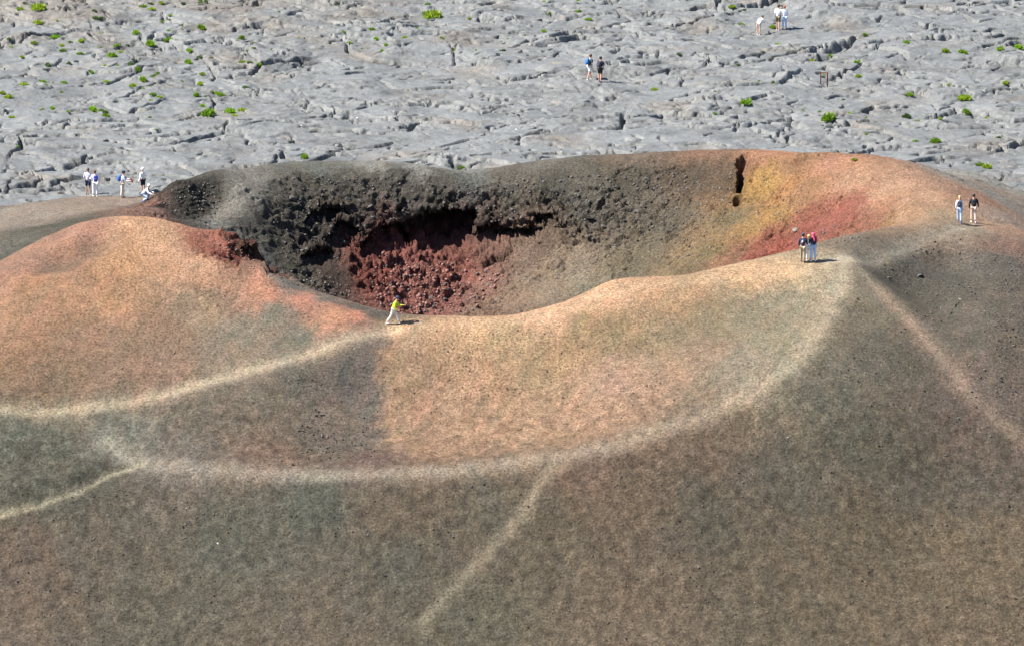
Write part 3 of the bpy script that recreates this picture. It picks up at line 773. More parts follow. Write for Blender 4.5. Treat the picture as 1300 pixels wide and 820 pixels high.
S1 = [(1053,148,25,'round bright green shrub, biggest on the open lava above the orange crater rim'),
      (550,17,27,'wide bright green shrub near the top of the lava field, left of the middle'),
      (586,212,14,'lone small green shrub just behind the dip in the far crater rim'),
      (387,198,14,'lone small green shrub behind the grey left part of the far crater rim'),
      (265,143,21,'left and larger of two neighbouring green shrubs in a row behind the crater, left side'),
      (292,140,16,'middle shrub of the short green row behind the left of the crater'),
      (308,139,12,'right end shrub of the short green row behind the left of the crater'),
      (119,137,17,'green shrub at the right end of a loose low line of tufts at far left'),
      (172,41,14,'green shrub on the brownish lava, tallest of the upper left tufts'),
      (213,49,14,'roundish green shrub on brownish lava right of the tallest upper left tuft'),
      (241,63,12,'upper of two round green shrubs one above the other at upper left'),
      (238,78,14,'lower of two round green shrubs one above the other at upper left'),
      (50,8,22,'broad green shrub in the top left corner of the lava field'),
      (49,28,13,'small green shrub below the broad one in the top left corner'),
      (947,129,17,'green shrub sitting in a dark horizontal fissure behind the orange rim'),
      (1222,123,21,'flat wide green shrub on the lava at the right, above a dark crack'),
      (1227,142,15,'green shrub at the dark crack on the right, below a flat wide one'),
      (1151,147,14,'dull grey green shrub with a dark shadow on the right part of the lava'),
      (1193,150,10,'small green shrub between a dull grey green one and the dark crack at right'),
      (1278,104,13,'round green shrub near the right edge of the lava field'),
      (1254,211,15,'larger right half of a shrub pair just beyond the right flank of the cone'),
      (1244,208,11,'smaller left half of a shrub pair just beyond the right flank of the cone'),
      (1098,44,10,'small green shrub above right of the large dark pit in the lava'),
      (1054,70,10,'green shrub growing at the lower lip of the large dark pit in the lava'),
      (1150,53,12,'round green shrub right of the large dark pit in the lava'),
      (1200,64,12,'small flat green shrub left of a wider one in the upper right'),
      (1222,65,14,'flat green shrub, second of a pair in the upper right'),
      (1268,61,14,'left of two shrubs touching a dark crack at the upper right edge'),
      (1294,58,16,'green shrub cut by the right edge of the picture, high up'),
      (1088,78,10,'small green shrub at the end of a faint green line right of the pit'),
      (1089,96,9,'small green shrub above right of the brown wooden frame'),
      (1156,119,12,'flat pale green tuft in the middle of the right lava field'),
      (981,34,10,'green shrub at the feet of the two white shirted walkers'),
      (928,8,12,'green shrub at the left end of a dark fissure, top right of centre'),
      (941,30,8,'small green shrub left of the person bending over'),
      (1187,178,16,'pale sparse green shrub below the middle of the right lava field'),
      (1084,202,7,'tiny green shrub just behind the crest of the orange rim'),
      (699,17,8,'small green shrub left of a raised dark slab near the top middle'),
      (735,14,8,'upper small green shrub beside a raised dark slab near the top middle'),
      (747,24,9,'lower small green shrub at the foot of a raised dark slab near the top middle'),
      (513,47,9,'green tuft at the left end of a dark open crack, top middle'),
      (478,48,10,'small green tuft above an angled crack left of the top middle'),
      (472,37,10,'small green tuft left of the widest shrub near the top'),
      (830,113,9,'tiny bright green tuft right of the two walkers with backpacks'),
      (307,48,12,'low green shrub alone on grey lava, upper left of centre'),
      (255,35,15,'low green shrub on the brownish lava, upper left'),
      (190,55,17,'long thin green tuft left of a round green shrub at upper left'),
      (172,100,0,''), (176,87,13,'green tuft above a flat one, left third of the lava'), (183,100,14,'flat green tuft, left third of the lava'),
      (250,120,12,'green tuft standing above the short green row of shrubs'), (254,106,11,'small green tuft above another, left third of the lava'),
      (142,70,14,'sparse green tuft on brown lava at left'), (60,82,10,'small dark green tuft at far left'), (44,54,10,'small tuft in brown rubble at the left'),
      (12,122,14,'green tuft close to the left edge, in line with a larger one'), (3,117,10,'green shrub cut by the left edge of the picture'),
      (102,51,11,'small tuft in the middle of the brown rubble patch, upper left'), (71,46,13,'sparse tuft in the brown rubble patch, upper left')]
for px, py, wpx, lab in S1:
    if wpx: shrub(px, py + wpx * .22, wpx, lab, dark=(px in (1151, 60)))
# the rest: small tufts nobody could tell apart
def tuft_zone(n, x0, x1, y0, y1, lo, hi, label, seed):
    r = random.Random(seed)
    k = 0
    while k < n:
        px = r.uniform(x0, x1); py = r.uniform(y0, y1)
        if min(abs(px - a) / 1.6 + abs(py - b) for a, b, *_ in S1) < 9: continue
        p, _, on = hit(px, py)
        if on != 'plain': continue
        random.seed(seed * 100 + k)
        o = shrub(px, py, r.uniform(lo, hi), label, dark=r.random() < .22, kind='lava_tuft', flat=r.uniform(.55, .95))
        o['group'] = label.split(' tuft')[0] + ' tufts'
        k += 1
tuft_zone(84, 0, 330, 2, 150, 4, 12, 'scattered little green tuft on the brownish upper left lava', 21)
tuft_zone(26, 300, 760, 0, 70, 4, 9, 'scattered tiny green tuft on the top middle lava', 22)
tuft_zone(34, 860, 1300, 0, 185, 3, 9, 'scattered tiny green tuft on the right hand lava', 23)
tuft_zone(9, 0, 230, 150, 205, 3, 6, 'scattered faint green tuft on the lava behind the left walkers', 24)
random.seed(7)

# ------------------------------------------------------------------ rocks
def rock_mesh(seed, sub=3, flat=.75):
    bm = bmesh.new(); bmesh.ops.create_icosphere(bm, subdivisions=sub, radius=1)
    r = random.Random(seed)
    pls = [(Vector((r.gauss(0, 1), r.gauss(0, 1), r.gauss(0, 1))).normalized(), r.uniform(.38, .75)) for _ in range(12)]
    off = r.uniform(0, 50)
    co = np.array([v.co for v in bm.verts])
    nz = noise3(co[:, 0] * 1.9 + off, co[:, 1] * 1.9, co[:, 2] * 1.9, seed) * .16 + noise3(co[:, 0] * 4.5 + off, co[:, 1] * 4.5, co[:, 2] * 4.5, seed + 5) * .09
    for v, q in zip(bm.verts, nz):
        c = v.co.copy()
        for nrm, dd in pls:
            e = c.dot(nrm) - dd
            if e > 0: c -= nrm * e * .92
        v.co = c * (1 + q)
        v.co.z *= flat
    me = bpy.data.meshes.new('rock'); bm.to_mesh(me); bm.free()
    return me


def rockmat(name, rgb):
    return simple(name, rgb, .92, .35, 5, .05, .2, .3)
M_r = {'dark': rockmat('dark_scoria', (.085, .078, .072)), 'grey': rockmat('grey_scoria', (.13, .122, .11)), 'red': rockmat('red_scoria', (.16, .085, .072)),
       'brown': rockmat('brown_scoria', (.12, .085, .06)), 'black': rockmat('black_cinder', (.032, .030, .029)), 'pale': rockmat('pale_stone', (.38, .38, .38))}
BOULD = {}
for k, mt in M_r.items():
    BOULD[k] = []
    for i in range(4):
        me = rock_mesh(300 + i * 7 + len(k), 2); me.materials.append(mt); BOULD[k].append(me)


def in_poly(x, y, P):
    c = False; j = len(P) - 1
    for i in range(len(P)):
        if (P[i][1] > y) != (P[j][1] > y) and x < (P[j][0] - P[i][0]) * (y - P[i][1]) / (P[j][1] - P[i][1]) + P[i][0]: c = not c
        j = i
    return c


def sample_poly(P, r):
    xs_ = [p[0] for p in P]; ys_ = [p[1] for p in P]
    while True:
        x, y = r.uniform(min(xs_), max(xs_)), r.uniform(min(ys_), max(ys_))
        if in_poly(x, y, P): return x, y


def boulder(px, py, wpx, col, label, group=None, squash=1, name='boulder'):
    p, nrm, on = hit(px, py)
    if p is None: return None
    s = wpx * SCALE * (1 + p.y / DIST) / 2
    o = bpy.data.objects.new(name, random.choice(BOULD[col])); COL.objects.link(o)
    o.location = p - nrm * s * (.3 if squash == 1 else .1)
    o.rotation_euler = (random.uniform(-.5, .5), random.uniform(-.5, .5), random.uniform(0, 6.28))
    o.scale = (s * random.uniform(.85, 1.15), s * random.uniform(.8, 1.1), s * squash * random.uniform(.8, 1.1))
    tag(o, label, 'rock', group)
    return o


WALL = [(355,225),(420,222),(600,232),(700,225),(860,215),(900,240),(860,300),(780,318),(700,290),(640,300),(600,262),(470,300),(430,330),(370,335),(345,300)]
RED = [(478,318),(520,335),(600,330),(640,350),(600,398),(500,398),(470,372)]
FLOOR = [(640,310),(760,325),(850,330),(800,352),(740,378),(690,396),(610,400),(640,350)]
LEFTW = [(205,240),(260,232),(290,245),(265,285),(235,280),(205,262)]
RIGHTW = [(870,215),(930,215),(935,300),(900,335),(850,330),(880,260)]
REDR = [(1030,300),(1090,275),(1125,280),(1100,305),(1040,318),(1000,325)]
YEL = [(960,215),(1040,215),(1030,270),(970,310),(955,260)]
for n_, P, cols, lo, hi, lab, grp, sd_ in (
        (90, WALL, ('dark', 'dark', 'black'), 3, 8, 'rough dark grey lava block stuck in the far crater wall', 'dark blocks in the crater wall', 1),
        (34, LEFTW, ('dark', 'black'), 3, 7, 'small dark lava block on the shadowy left end of the crater wall', 'dark blocks at the left end of the crater', 2),
        (44, RED, ('red', 'red', 'dark'), 3, 8, 'rust red lava block in the red scree under the overhang', 'red scree blocks on the crater floor', 3),
        (22, FLOOR, ('grey', 'brown'), 2, 5, 'small brownish stone lying on the smooth grey crater floor', 'stones on the crater floor', 4),
        (26, RIGHTW, ('dark', 'brown', 'grey'), 2, 6, 'dark stone on the olive brown right hand crater wall', 'stones on the olive brown wall', 5),
        (16, REDR, ('red', 'brown', 'dark'), 3, 7, 'dark red stone along the ledge in the red right slope', 'stones on the red right slope', 6),
        (16, YEL, ('brown', 'brown', 'grey'), 2, 5, 'ochre brown stone on the yellowish slope right of the chimney', 'stones on the yellowish slope', 7)):
    r = random.Random(sd_); random.seed(sd_)
    for i in range(n_):
        x, y = sample_poly(P, r)
        boulder(x, y, r.uniform(lo, hi) if r.random() < .75 else hi * r.uniform(1, 1.35), r.choice(cols), lab, grp)
random.seed(8); r = random.Random(8)
for i in range(46):
    x, y = sample_poly([(0,625),(170,612),(600,622),(800,600),(1000,520),(1090,380),(1300,570),(1300,800),(0,800)], r)
    boulder(x, y, 2.5 + 5.5 * r.random() ** 2.5, r.choice(('dark', 'black', 'black', 'brown')), 'small cinder stone lying loose on the grey brown front slope', 'stones on the front slope', .8)
random.seed(9)
for px, py, wpx, col, lab in ((1010,291,11,'grey','grey angular rock on the upper left of the red right slope'), (372,252,12,'dark','big dark block high on the left of the crater wall'),
        (184,383,0,'',''), (221,448,7,'brown','small dark stone alone on the left mound above the pale trail'), (213,440,4,'brown','tiny stone just above a slightly larger one on the left mound'),
        (947,376,0,'',''), (1167,350,12,'dark','dark elongated rock on the grey slope right of the crest'), (237,645,6,'grey','grey stone on the slope below the bench path, at left'),
        (259,637,7,'dark','larger dark stone of the group below the bench path at left'), (136,654,6,'dark','dark stone below the yellowish corner trail'),
        (134,179,8,'dark','dark upright stone on the lava, left of a rounder one'), (148,182,7,'dark','lower round dark stone between two others on the lava'), (163,178,9,'dark','right hand dark stone of three on the lava'),
        (613,75,13,'grey','pale grey upturned slab in the lava field, left of centre'), (727,15,14,'grey','raised dark slab near the top middle of the lava field'), (711,191,6,'dark','blue grey block just beyond the far crater rim'),
        (1200,578,5,'grey','small grey stone alone on the lower right slope')):
    if wpx: boulder(px, py, wpx, col, lab, None, .9)
for px, py, wpx, lab in ((1219,380,5,'white scrap lying on the grey slope below the two walkers at right'), (1250,395,4,'small white stone on the right slope beside a white scrap'), (917,41,4,'white marker stone on the lava left of the bending person'),
        (930,51,5,'white marker stone below left of the bending person'), (1157,44,4,'small white stone on the upper right lava'), (382,160,4,'white stone on the lava behind the left of the crater'),
        (240,168,4,'white stone near a dark crack behind the left walkers'), (500,149,5,'white stone on the middle lava field behind the crater'), (843,73,4,'white stone right of the two walkers with backpacks'),
        (820,84,4,'white stone between the two backpack walkers and another to the right'), (1001,535,0,''), (1000,555,5,'pale stone on the front slope below the crest path'), (276,689,4,'pale stone on the front slope at the left'),
        (35,196,5,'pale stone close to the left edge of the lava'), (296,90,5,'pale stone on the upper left lava among green tufts'), (453,150,5,'white stone on lava left of the middle'), (655,165,5,'white stone right behind the middle of the crater')):
    if wpx: boulder(px, py, wpx, 'pale', lab, None, .6, 'pale_stone')


def scatter_mesh(name, zones, mats, seed, sub=1):
    """many small angular fragments in one mesh: scree nobody could count"""
    r = random.Random(seed)
    bases = []
    for i in range(5):
        bm = bmesh.new(); bmesh.ops.create_icosphere(bm, subdivisions=sub, radius=1)
        for v in bm.verts: v.co *= r.uniform(.65, 1.15)
        bases.append((np.array([v.co[:] for v in bm.verts]), np.array([[v.index for v in f.verts] for f in bm.faces]))); bm.free()
    V = []; F = []; MI = []; k = 0
    for P, n_, lo, hi, mi in zones:
        for _ in range(n_):
            x, y = sample_poly(P, r)
            if name == 'cinder_gravel' and noise2(np.array([x / 60.]), np.array([y / 34.]), 77)[0] + .5 * noise2(np.array([x / 18.]), np.array([y / 11.]), 78)[0] < r.uniform(-.35, .3): continue
            p, nrm, on = hit(x, y)
            if p is None: continue
            s = SCALE * (1 + p.y / DIST) / 2 * (lo + (hi - lo) * r.random() ** 2.2)
            b, f = r.choice(bases)
            m3 = np.array(Euler((r.uniform(0, 6), r.uniform(0, 6), r.uniform(0, 6))).to_matrix()) * np.array([s * r.uniform(.7, 1.3), s * r.uniform(.7, 1.1), s * r.uniform(.6, 1)])
            V.append(b @ m3.T + np.array(p + nrm * s * (.1 if name == 'crater_scree' else .4))); F.append(f + k); MI.append(np.full(len(f), r.choice(mi))); k += len(b)
    V = np.concatenate(V); F = np.concatenate(F).astype(np.int32); MI = np.concatenate(MI).astype(np.int32)
    me = bpy.data.meshes.new(name)
    me.vertices.add(len(V)); me.vertices.foreach_set('co', V.astype(np.float32).ravel())
    me.loops.add(F.size); me.loops.foreach_set('vertex_index', F.ravel())
    me.polygons.add(len(F)); me.polygons.foreach_set('loop_start', np.arange(len(F), dtype=np.int32) * 3); me.polygons.foreach_set('loop_total', np.full(len(F), 3, np.int32))
    me.polygons.foreach_set('material_index', MI)
    me.update(calc_edges=True)
    for m_ in mats: me.materials.append(m_)
    o = bpy.data.objects.new(name, me); COL.objects.link(o)
    return o


MATS = [M_r[k] for k in ('dark', 'grey', 'red', 'brown', 'pale', 'black')]
sc1 = scatter_mesh('crater_scree', [(WALL, 1300, 1.2, 5, (0, 0, 5)), (LEFTW, 160, 1.5, 4.5, (0, 5)), (RED, 520, 1.5, 6.5, (2, 2, 2, 0)), (FLOOR, 260, 1, 3, (1, 3, 0)), (RIGHTW, 260, 1.2, 4, (0, 3, 1)),
        (REDR, 90, 1.5, 5, (2, 3, 0)), (YEL, 160, 1.2, 4, (3, 3, 1)), ([(285,300),(322,318),(335,346),(300,335),(265,312)], 120, 1.2, 4, (2, 0, 3)), ([(330,350),(480,395),(520,412),(480,380),(400,340)], 160, 1.2, 4, (0, 1))], MATS, 61)
tag(sc1, 'loose scree of dark and red cinder clinging to the crater walls', 'scree', kind='stuff')
FRONT = [(0,610),(170,600),(600,615),(800,590),(1000,500),(1090,360),(1300,560),(1300,815),(0,815)]
BOWL = [(260,500),(480,440),(520,420),(900,420),(860,520),(640,580),(330,590)]
RIGHT = [(1110,335),(1200,300),(1300,320),(1300,540),(1180,420)]
MOUND = [(0,370),(150,300),(240,310),(400,400),(420,425),(250,480),(0,510)]
sc2 = scatter_mesh('cinder_gravel', [(FRONT, 2600, .7, 3.6, (5, 0, 0, 1, 3, 3)), (FRONT, 7000, .5, 1.7, (0, 0, 1, 3, 3, 5)), (FRONT, 40, .8, 1.8, (4,)), (BOWL, 1100, .8, 3, (5, 0, 3, 3, 2)), (BOWL, 2200, .5, 1.5, (0, 3, 3, 2)), (MOUND, 1600, .5, 1.5, (0, 3, 3)), (RIGHT, 1500, .5, 1.7, (0, 0, 1, 3)), (RIGHT, 800, .8, 3.8, (5, 0, 0, 1, 3)), (RIGHT, 20, .8, 1.9, (4,)),
        (MOUND, 420, .8, 2.6, (3, 3, 0, 5)), ([(380,520),(480,500),(480,590),(360,590)], 260, 1.2, 4, (5, 0, 1, 3))], MATS, 63)
tag(sc2, 'loose cinder gravel sprinkled over the outer slopes of the cone', 'gravel', kind='stuff')

# ------------------------------------------------------------------ wooden frame on the lava
M_wood = simple('weathered_red_wood', (.16, .055, .035), .85, .3, 12, .01)
def beam(name, a, b, r_, parent):
    bm = bmesh.new(); bmesh.ops.create_cube(bm, size=1)
    a = Vector(a); b = Vector(b); dd = b - a
    bmesh.ops.bevel(bm, geom=bm.edges[:], offset=.08, segments=1, affect='EDGES')
    mt = Matrix.Translation((a + b) / 2) @ dd.to_track_quat('Z', 'Y').to_matrix().to_4x4() @ Matrix.Diagonal((r_, r_, dd.length, 1))
    bm.transform(mt)
    me = bpy.data.meshes.new(name); bm.to_mesh(me); bm.free()
    return link(name, me, M_wood, parent)
p, _, _ = hit(1046, 109)
fr_ = bpy.data.objects.new('wooden_frame', None); COL.objects.link(fr_); fr_.location = p
tag(fr_, 'small open frame of two red brown posts joined by a crossbar, standing on the lava', 'marker frame')
beam('post', (-.24, 0, -.1), (-.22, 0, .98), .075, fr_); beam('post', (.24, .02, -.1), (.22, 0, .94), .075, fr_); beam('crossbar', (-.29, -.065, .93), (.30, -.065, .90), .06, fr_)

# ------------------------------------------------------------------ people
def cloth(name, rgb): return simple(name, rgb, .85, .12, 30, .004)
SKIN = simple('skin', (.50, .27, .18), .6, .06, 20)
CL = {k: cloth(k + '_cloth', v) for k, v in dict(white=(.80, .80, .82), lavender=(.66, .62, .80), navy=(.018, .024, .06), black=(.014, .015, .019), blue=(.035, .12, .38), royal=(.06, .07, .35), lime=(.48, .60, .03),
      cream=(.66, .60, .52), khaki=(.30, .25, .17), green=(.04, .07, .06), paleblue=(.40, .50, .68), pink=(.62, .06, .14), red=(.55, .06, .05), darkkhaki=(.14, .12, .08), slate=(.04, .045, .075), beige=(.62, .47, .40), yellow=(.7, .5, .05)).items()}
HAIR = {k: simple(k + '_hair', v, .6, .2, 40) for k, v in dict(dark=(.02, .014, .012), brown=(.09, .045, .025), blond=(.45, .30, .15), red=(.32, .10, .04), white=(.75, .74, .74)).items()}
M_eye = simple('eye_dark', (.03, .02, .02), .3, 0)


def skin_me(name, nodes, edges, mat, parent, sub=1, rest=None):
    """one continuous surface grown round a chain of joints; nodes: (pos, radius)"""
    me = bpy.data.meshes.new(name)
    me.from_pydata([tuple(a) for a, _ in nodes], edges, [])
    o = bpy.data.objects.new(name, me); COL.objects.link(o)
    md = o.modifiers.new('s', 'SKIN'); md.use_smooth_shade = True
    for v, (_, r_) in zip(me.skin_vertices[0].data, nodes):
        v.radius = (r_, r_) if not isinstance(r_, tuple) else r_
        v.use_root = False
    me.skin_vertices[0].data[0].use_root = True
    s2 = o.modifiers.new('u', 'SUBSURF'); s2.levels = sub; s2.render_levels = sub
    bpy.context.view_layer.update()
    dg = bpy.context.evaluated_depsgraph_get()
    res = bpy.data.meshes.new_from_object(o.evaluated_get(dg))
    res.name = name
    bpy.data.objects.remove(o)
    res.materials.clear(); res.materials.append(mat)
    for f in res.polygons: f.use_smooth = True
    x = bpy.data.objects.new(name, res); COL.objects.link(x); x.parent = parent
    return x


def blob(name, centre, size, mat, parent, rot=None, noise=.0, sub=3, boxy=0.):
    bm = bmesh.new(); bmesh.ops.create_icosphere(bm, subdivisions=sub, radius=1)
    for v in bm.verts:
        c = v.co
        if boxy:
            mx = max(abs(c.x), abs(c.y), abs(c.z)); c = c * (1 - boxy) + c / mx * .82 * boxy
        v.co = Vector((c.x * size[0], c.y * size[1], c.z * size[2])) * (1 + noise * random.uniform(-1, 1))
    if rot is not None: bm.transform(rot.to_matrix().to_4x4())
    bm.transform(Matrix.Translation(centre))
    me = bpy.data.meshes.new(name); bm.to_mesh(me); bm.free()
    for f in me.polygons: f.use_smooth = True
    return link(name, me, mat, parent)


def person(px, py, face, label, H=1.72, lean=4, legs=((8, 4), (-8, 10)), arms=((10, 15), (-8, 12)), spread=(7, 7), headtilt=0, top='white', sleeve='long', low='cream', lowlen='long', shoe='white',
           hair='dark', cap=None, pack=None, held=None, scarf=None, vest=None, drop=None, group=None, girl=False, emblem=None, hood=None):
    """local frame: the figure looks along -Y, X to its left; angles in degrees, forward positive"""
    p, nrm, on = hit(px, py)
    k = H / 1.75
    root = bpy.data.objects.new('person', None); COL.objects.link(root)
    root.location = p; root.rotation_euler = (0, 0, R(face)); root.scale = (k, k, k); root.empty_display_size = .3
    tag(root, label, 'person', group)
    F = lambda a: Vector((0, -math.sin(R(a)), math.cos(R(a))))         # up, leaned forward by a
    D = lambda a: Vector((0, -math.sin(R(a)), -math.cos(R(a))))        # down, swung forward by a
    hip = Vector((0, 0, 0))
    J = {}
    for s, (th, kn), nm in ((1, legs[0], 'L'), (-1, legs[1], 'R')):
        J['hip' + nm] = hip + Vector((.095 * s, 0, -.03))
        J['knee' + nm] = J['hip' + nm] + D(th) * .43 + Vector((.01 * s, 0, 0))
        J['ank' + nm] = J['knee' + nm] + D(th - kn) * .42
        J['toe' + nm] = J['ank' + nm] + Vector((.02 * s, -.15, -.055)); J['heel' + nm] = J['ank' + nm] + Vector((0, .05, -.055))
    up = F(lean)
    J['waist'] = hip + up * .17; J['chest'] = hip + up * .37; J['neckb'] = hip + F(lean * 1.1) * .52
    hu = F(lean * .6 + headtilt)
    J['neck'] = J['neckb'] + hu * .075; J['head'] = J['neck'] + hu * .10; J['crown'] = J['neck'] + hu * .185
    sw = .165 if girl else .185
    for s, (sh, el), ab, nm in ((1, arms[0], spread[0], 'L'), (-1, arms[1], spread[1], 'R')):
        J['sho' + nm] = hip + F(lean * 1.1) * .46 + Vector((sw * s, 0, 0))
        def A(a, out):
            v = D(a - lean * .2); v = Vector((math.sin(R(out)) * s, v.y * math.cos(R(out)), v.z * math.cos(R(out)))); return v
        J['elb' + nm] = J['sho' + nm] + A(sh, ab) * .29
        J['wri' + nm] = J['elb' + nm] + A(sh + el, ab * .3) * .25
        J['palm' + nm] = J['wri' + nm] + A(sh + el, 0) * .075
        J['hd' + nm] = A(sh + el + 8, 0)
    low_z = min(J['ankL'].z, J['ankR'].z)
    ctr = (J['ankL'] + J['ankR']) / 2
    off = Vector((0, -ctr.y, .085 - low_z)) if drop is None else Vector((0, -ctr.y, drop - low_z))
    for q in J: J[q] = J[q] + off if not q.startswith('hd') else J[q]
    hip = hip + off
    fwd = hu.cross(Vector((1, 0, 0))).normalized()
    if fwd.y > 0: fwd = -fwd
    # body: one continuous skin
    nodes = [(hip, (.125, .105))]; E = []; id_ = {}
    def add(nm, pos, r_, par):
        nodes.append((pos, r_)); id_[nm] = len(nodes) - 1; E.append((par if isinstance(par, int) else id_[par], id_[nm]))
    add('waist', J['waist'], .115, 0); add('chest', J['chest'], .125, 'waist'); add('neckb', J['neckb'], .062, 'chest'); add('neck', J['neck'], .056, 'neckb')
    add('head', J['head'], .088, 'neck'); add('crown', J['crown'], .075, 'head'); add('nose', J['head'] + fwd * .105 - hu * .005, .014, 'head')
    for s in (1, -1): add('ear%d' % s, J['head'] + Vector((.095 * s, 0, 0)), .016, 'head')
    for s, nm in ((1, 'L'), (-1, 'R')):
        add('hip' + nm, J['hip' + nm], .088, 0); add('knee' + nm, J['knee' + nm], .057, 'hip' + nm); add('ank' + nm, J['ank' + nm], .040, 'knee' + nm); add('toe' + nm, J['toe' + nm], .032, 'ank' + nm)
        add('sho' + nm, J['sho' + nm], .056, 'chest'); add('elb' + nm, J['elb' + nm], .041, 'sho' + nm); add('wri' + nm, J['wri' + nm], .028, 'elb' + nm); add('palm' + nm, J['palm' + nm], .034, 'wri' + nm)
        hd = J['hd' + nm].normalized(); side = Vector((0, -1, 0)) - hd * hd.dot(Vector((0, -1, 0)))
        side = side.normalized() if side.length > .05 else Vector((0, 0, 1)); inn = Vector((-s, 0, 0))
        for q, (o_, L) in enumerate(((.030, .068), (.010, .078), (-.010, .072), (-.030, .056))):
            b = J['palm' + nm] + side * o_ + hd * .035
            add('f%s%d' % (nm, q), b, .010, 'palm' + nm); add('g%s%d' % (nm, q), b + hd * L * .55 + inn * .006, .009, 'f%s%d' % (nm, q)); add('h%s%d' % (nm, q), b + hd * L * .9 + inn * .022, .008, 'g%s%d' % (nm, q))
        t0 = J['palm' + nm] + side * .034 - hd * .02
        add('t' + nm, t0, .012, 'palm' + nm); add('u' + nm, t0 + (side * .7 + hd * .7) * .045 + inn * .01, .010, 't' + nm)
    skin_me('body', nodes, E, SKIN, root)
    for s in (1, -1):
        blob('eye', J['head'] + fwd * .088 + Vector((.034 * s, 0, 0)) + hu * .012, (.013, .008, .009), M_eye, root, sub=1)
    # top
    N2 = [(hip - up * .05, (.150, .128)), (J['waist'], .138), (J['chest'], .152), (J['neckb'] - up * .03, .085)]; E2 = [(0, 1), (1, 2), (2, 3)]
    for nm in ('L', 'R'):
        b = len(N2)
        N2.append((J['sho' + nm], .078)); E2.append((2, b))
        if sleeve == 'long':
            N2 += [(J['elb' + nm], .058), (J['wri' + nm], .043)]; E2 += [(b, b + 1), (b + 1, b + 2)]
        else:
            N2.append((J['sho' + nm].lerp(J['elb' + nm], .75), .066)); E2.append((b, b + 1))
    shirt_ = skin_me('jacket' if top in ('navy', 'lime', 'black') else 'shirt', N2, E2, CL[top], root)
    if emblem:
        c = J['chest'] - fwd * (.168) + up * .0
        blob('emblem', c, (.045, .012, .075), CL[emblem], shirt_, sub=2, boxy=.8)
        blob('emblem', c - up * .075 + Vector((.045, 0, 0)), (.05, .012, .022), CL[emblem], shirt_, sub=2, boxy=.8)
    if vest:
        skin_me('vest', [(hip - up * .02, (.158, .14)), (J['waist'], .150), (J['chest'], .166), (J['neckb'] - up * .06, .09)], [(0, 1), (1, 2), (2, 3)], CL[vest], root)
    # trousers or shorts
    N3 = [(hip + Vector((0, 0, .03)), (.142, .122))]; E3 = []
    for nm in ('L', 'R'):
        b = len(N3); N3.append((J['hip' + nm], .112)); E3.append((0, b))
        if lowlen == 'long':
            N3 += [(J['knee' + nm], .080), (J['ank' + nm] + (J['knee' + nm] - J['ank' + nm]) * .08, .068)]; E3 += [(b, b + 1), (b + 1, b + 2)]
        else:
            N3.append((J['hip' + nm].lerp(J['knee' + nm], .85), .092)); E3.append((b, b + 1))
    skin_me('trousers' if lowlen == 'long' else 'shorts', N3, E3, CL[low], root)
    for nm in ('L', 'R'):
        skin_me('shoe', [(J['heel' + nm], .050), ((J['heel' + nm] + J['toe' + nm]) / 2 + Vector((0, 0, .005)), .052), (J['toe' + nm], .044)], [(0, 1), (1, 2)], CL[shoe], root)
    # hair, cap, hood
    hc = J['head'] + hu * .045 - fwd * .022
    q = hu.to_track_quat('Z', 'Y')
    if hood:
        skin_me('hood', [(J['neckb'] - fwd * .02, .085), (J['head'] - fwd * .035 + hu * .02, .125), (J['crown'] - fwd * .01 + hu * .01, .085)], [(0, 1), (1, 2)], CL[hood], root)
    else:
        blob('hair', hc, (.104, .112, .105), HAIR[hair], root, q.to_euler(), .03)
        if girl:
            skin_me('ponytail', [(hc - fwd * .09, .05), (hc - fwd * .12 - hu * .12, .045), (hc - fwd * .10 - hu * .24, .022)], [(0, 1), (1, 2)], HAIR[hair], root)
    if cap:
        c_ = blob('cap', hc + hu * .03, (.115, .122, .085), CL[cap], root, q.to_euler())
        blob('brim', hc + fwd * .125 + hu * .015, (.085, .085, .014), CL[cap], c_, q.to_euler())
    if scarf:
        skin_me('scarf', [(J['crown'] - fwd * .02, .10), (J['head'] - fwd * .05, .118), (J['neckb'] - fwd * .06, .10), (J['chest'] - fwd * .15 + up * .04, .06), (J['waist'] - fwd * .17 + up * .10, .035)], [(0, 1), (1, 2), (2, 3), (3, 4)], CL[scarf], root)
    if pack:
        bk = -fwd if abs(lean) < 20 else -(up.cross(Vector((1, 0, 0))).normalized() * (1 if up.cross(Vector((1, 0, 0))).y < 0 else -1))
        c = J['chest'] - up * .05 + bk * .235
        pk = blob('backpack', c, (.165, .11, .235), CL[pack], root, up.to_track_quat('Z', 'Y').to_euler(), sub=3, boxy=.6)
        blob('pocket', c + bk * .10 - up * .07, (.115, .04, .10), CL[pack], pk, up.to_track_quat('Z', 'Y').to_euler(), sub=3, boxy=.6)
        for s in (1, -1):
            skin_me('strap', [(J['neckb'] - up * .03 + Vector((.10 * s, 0, 0)) + bk * .12, .022), (J['neckb'] - up * .01 + Vector((.105 * s, 0, 0)) - bk * .02, .022), (J['chest'] + Vector((.12 * s, 0, 0)) - bk * .15, .022), (J['waist'] + Vector((.14 * s, 0, 0)) - bk * .03, .020)],
                    [(0, 1), (1, 2), (2, 3)], CL[pack], pk)
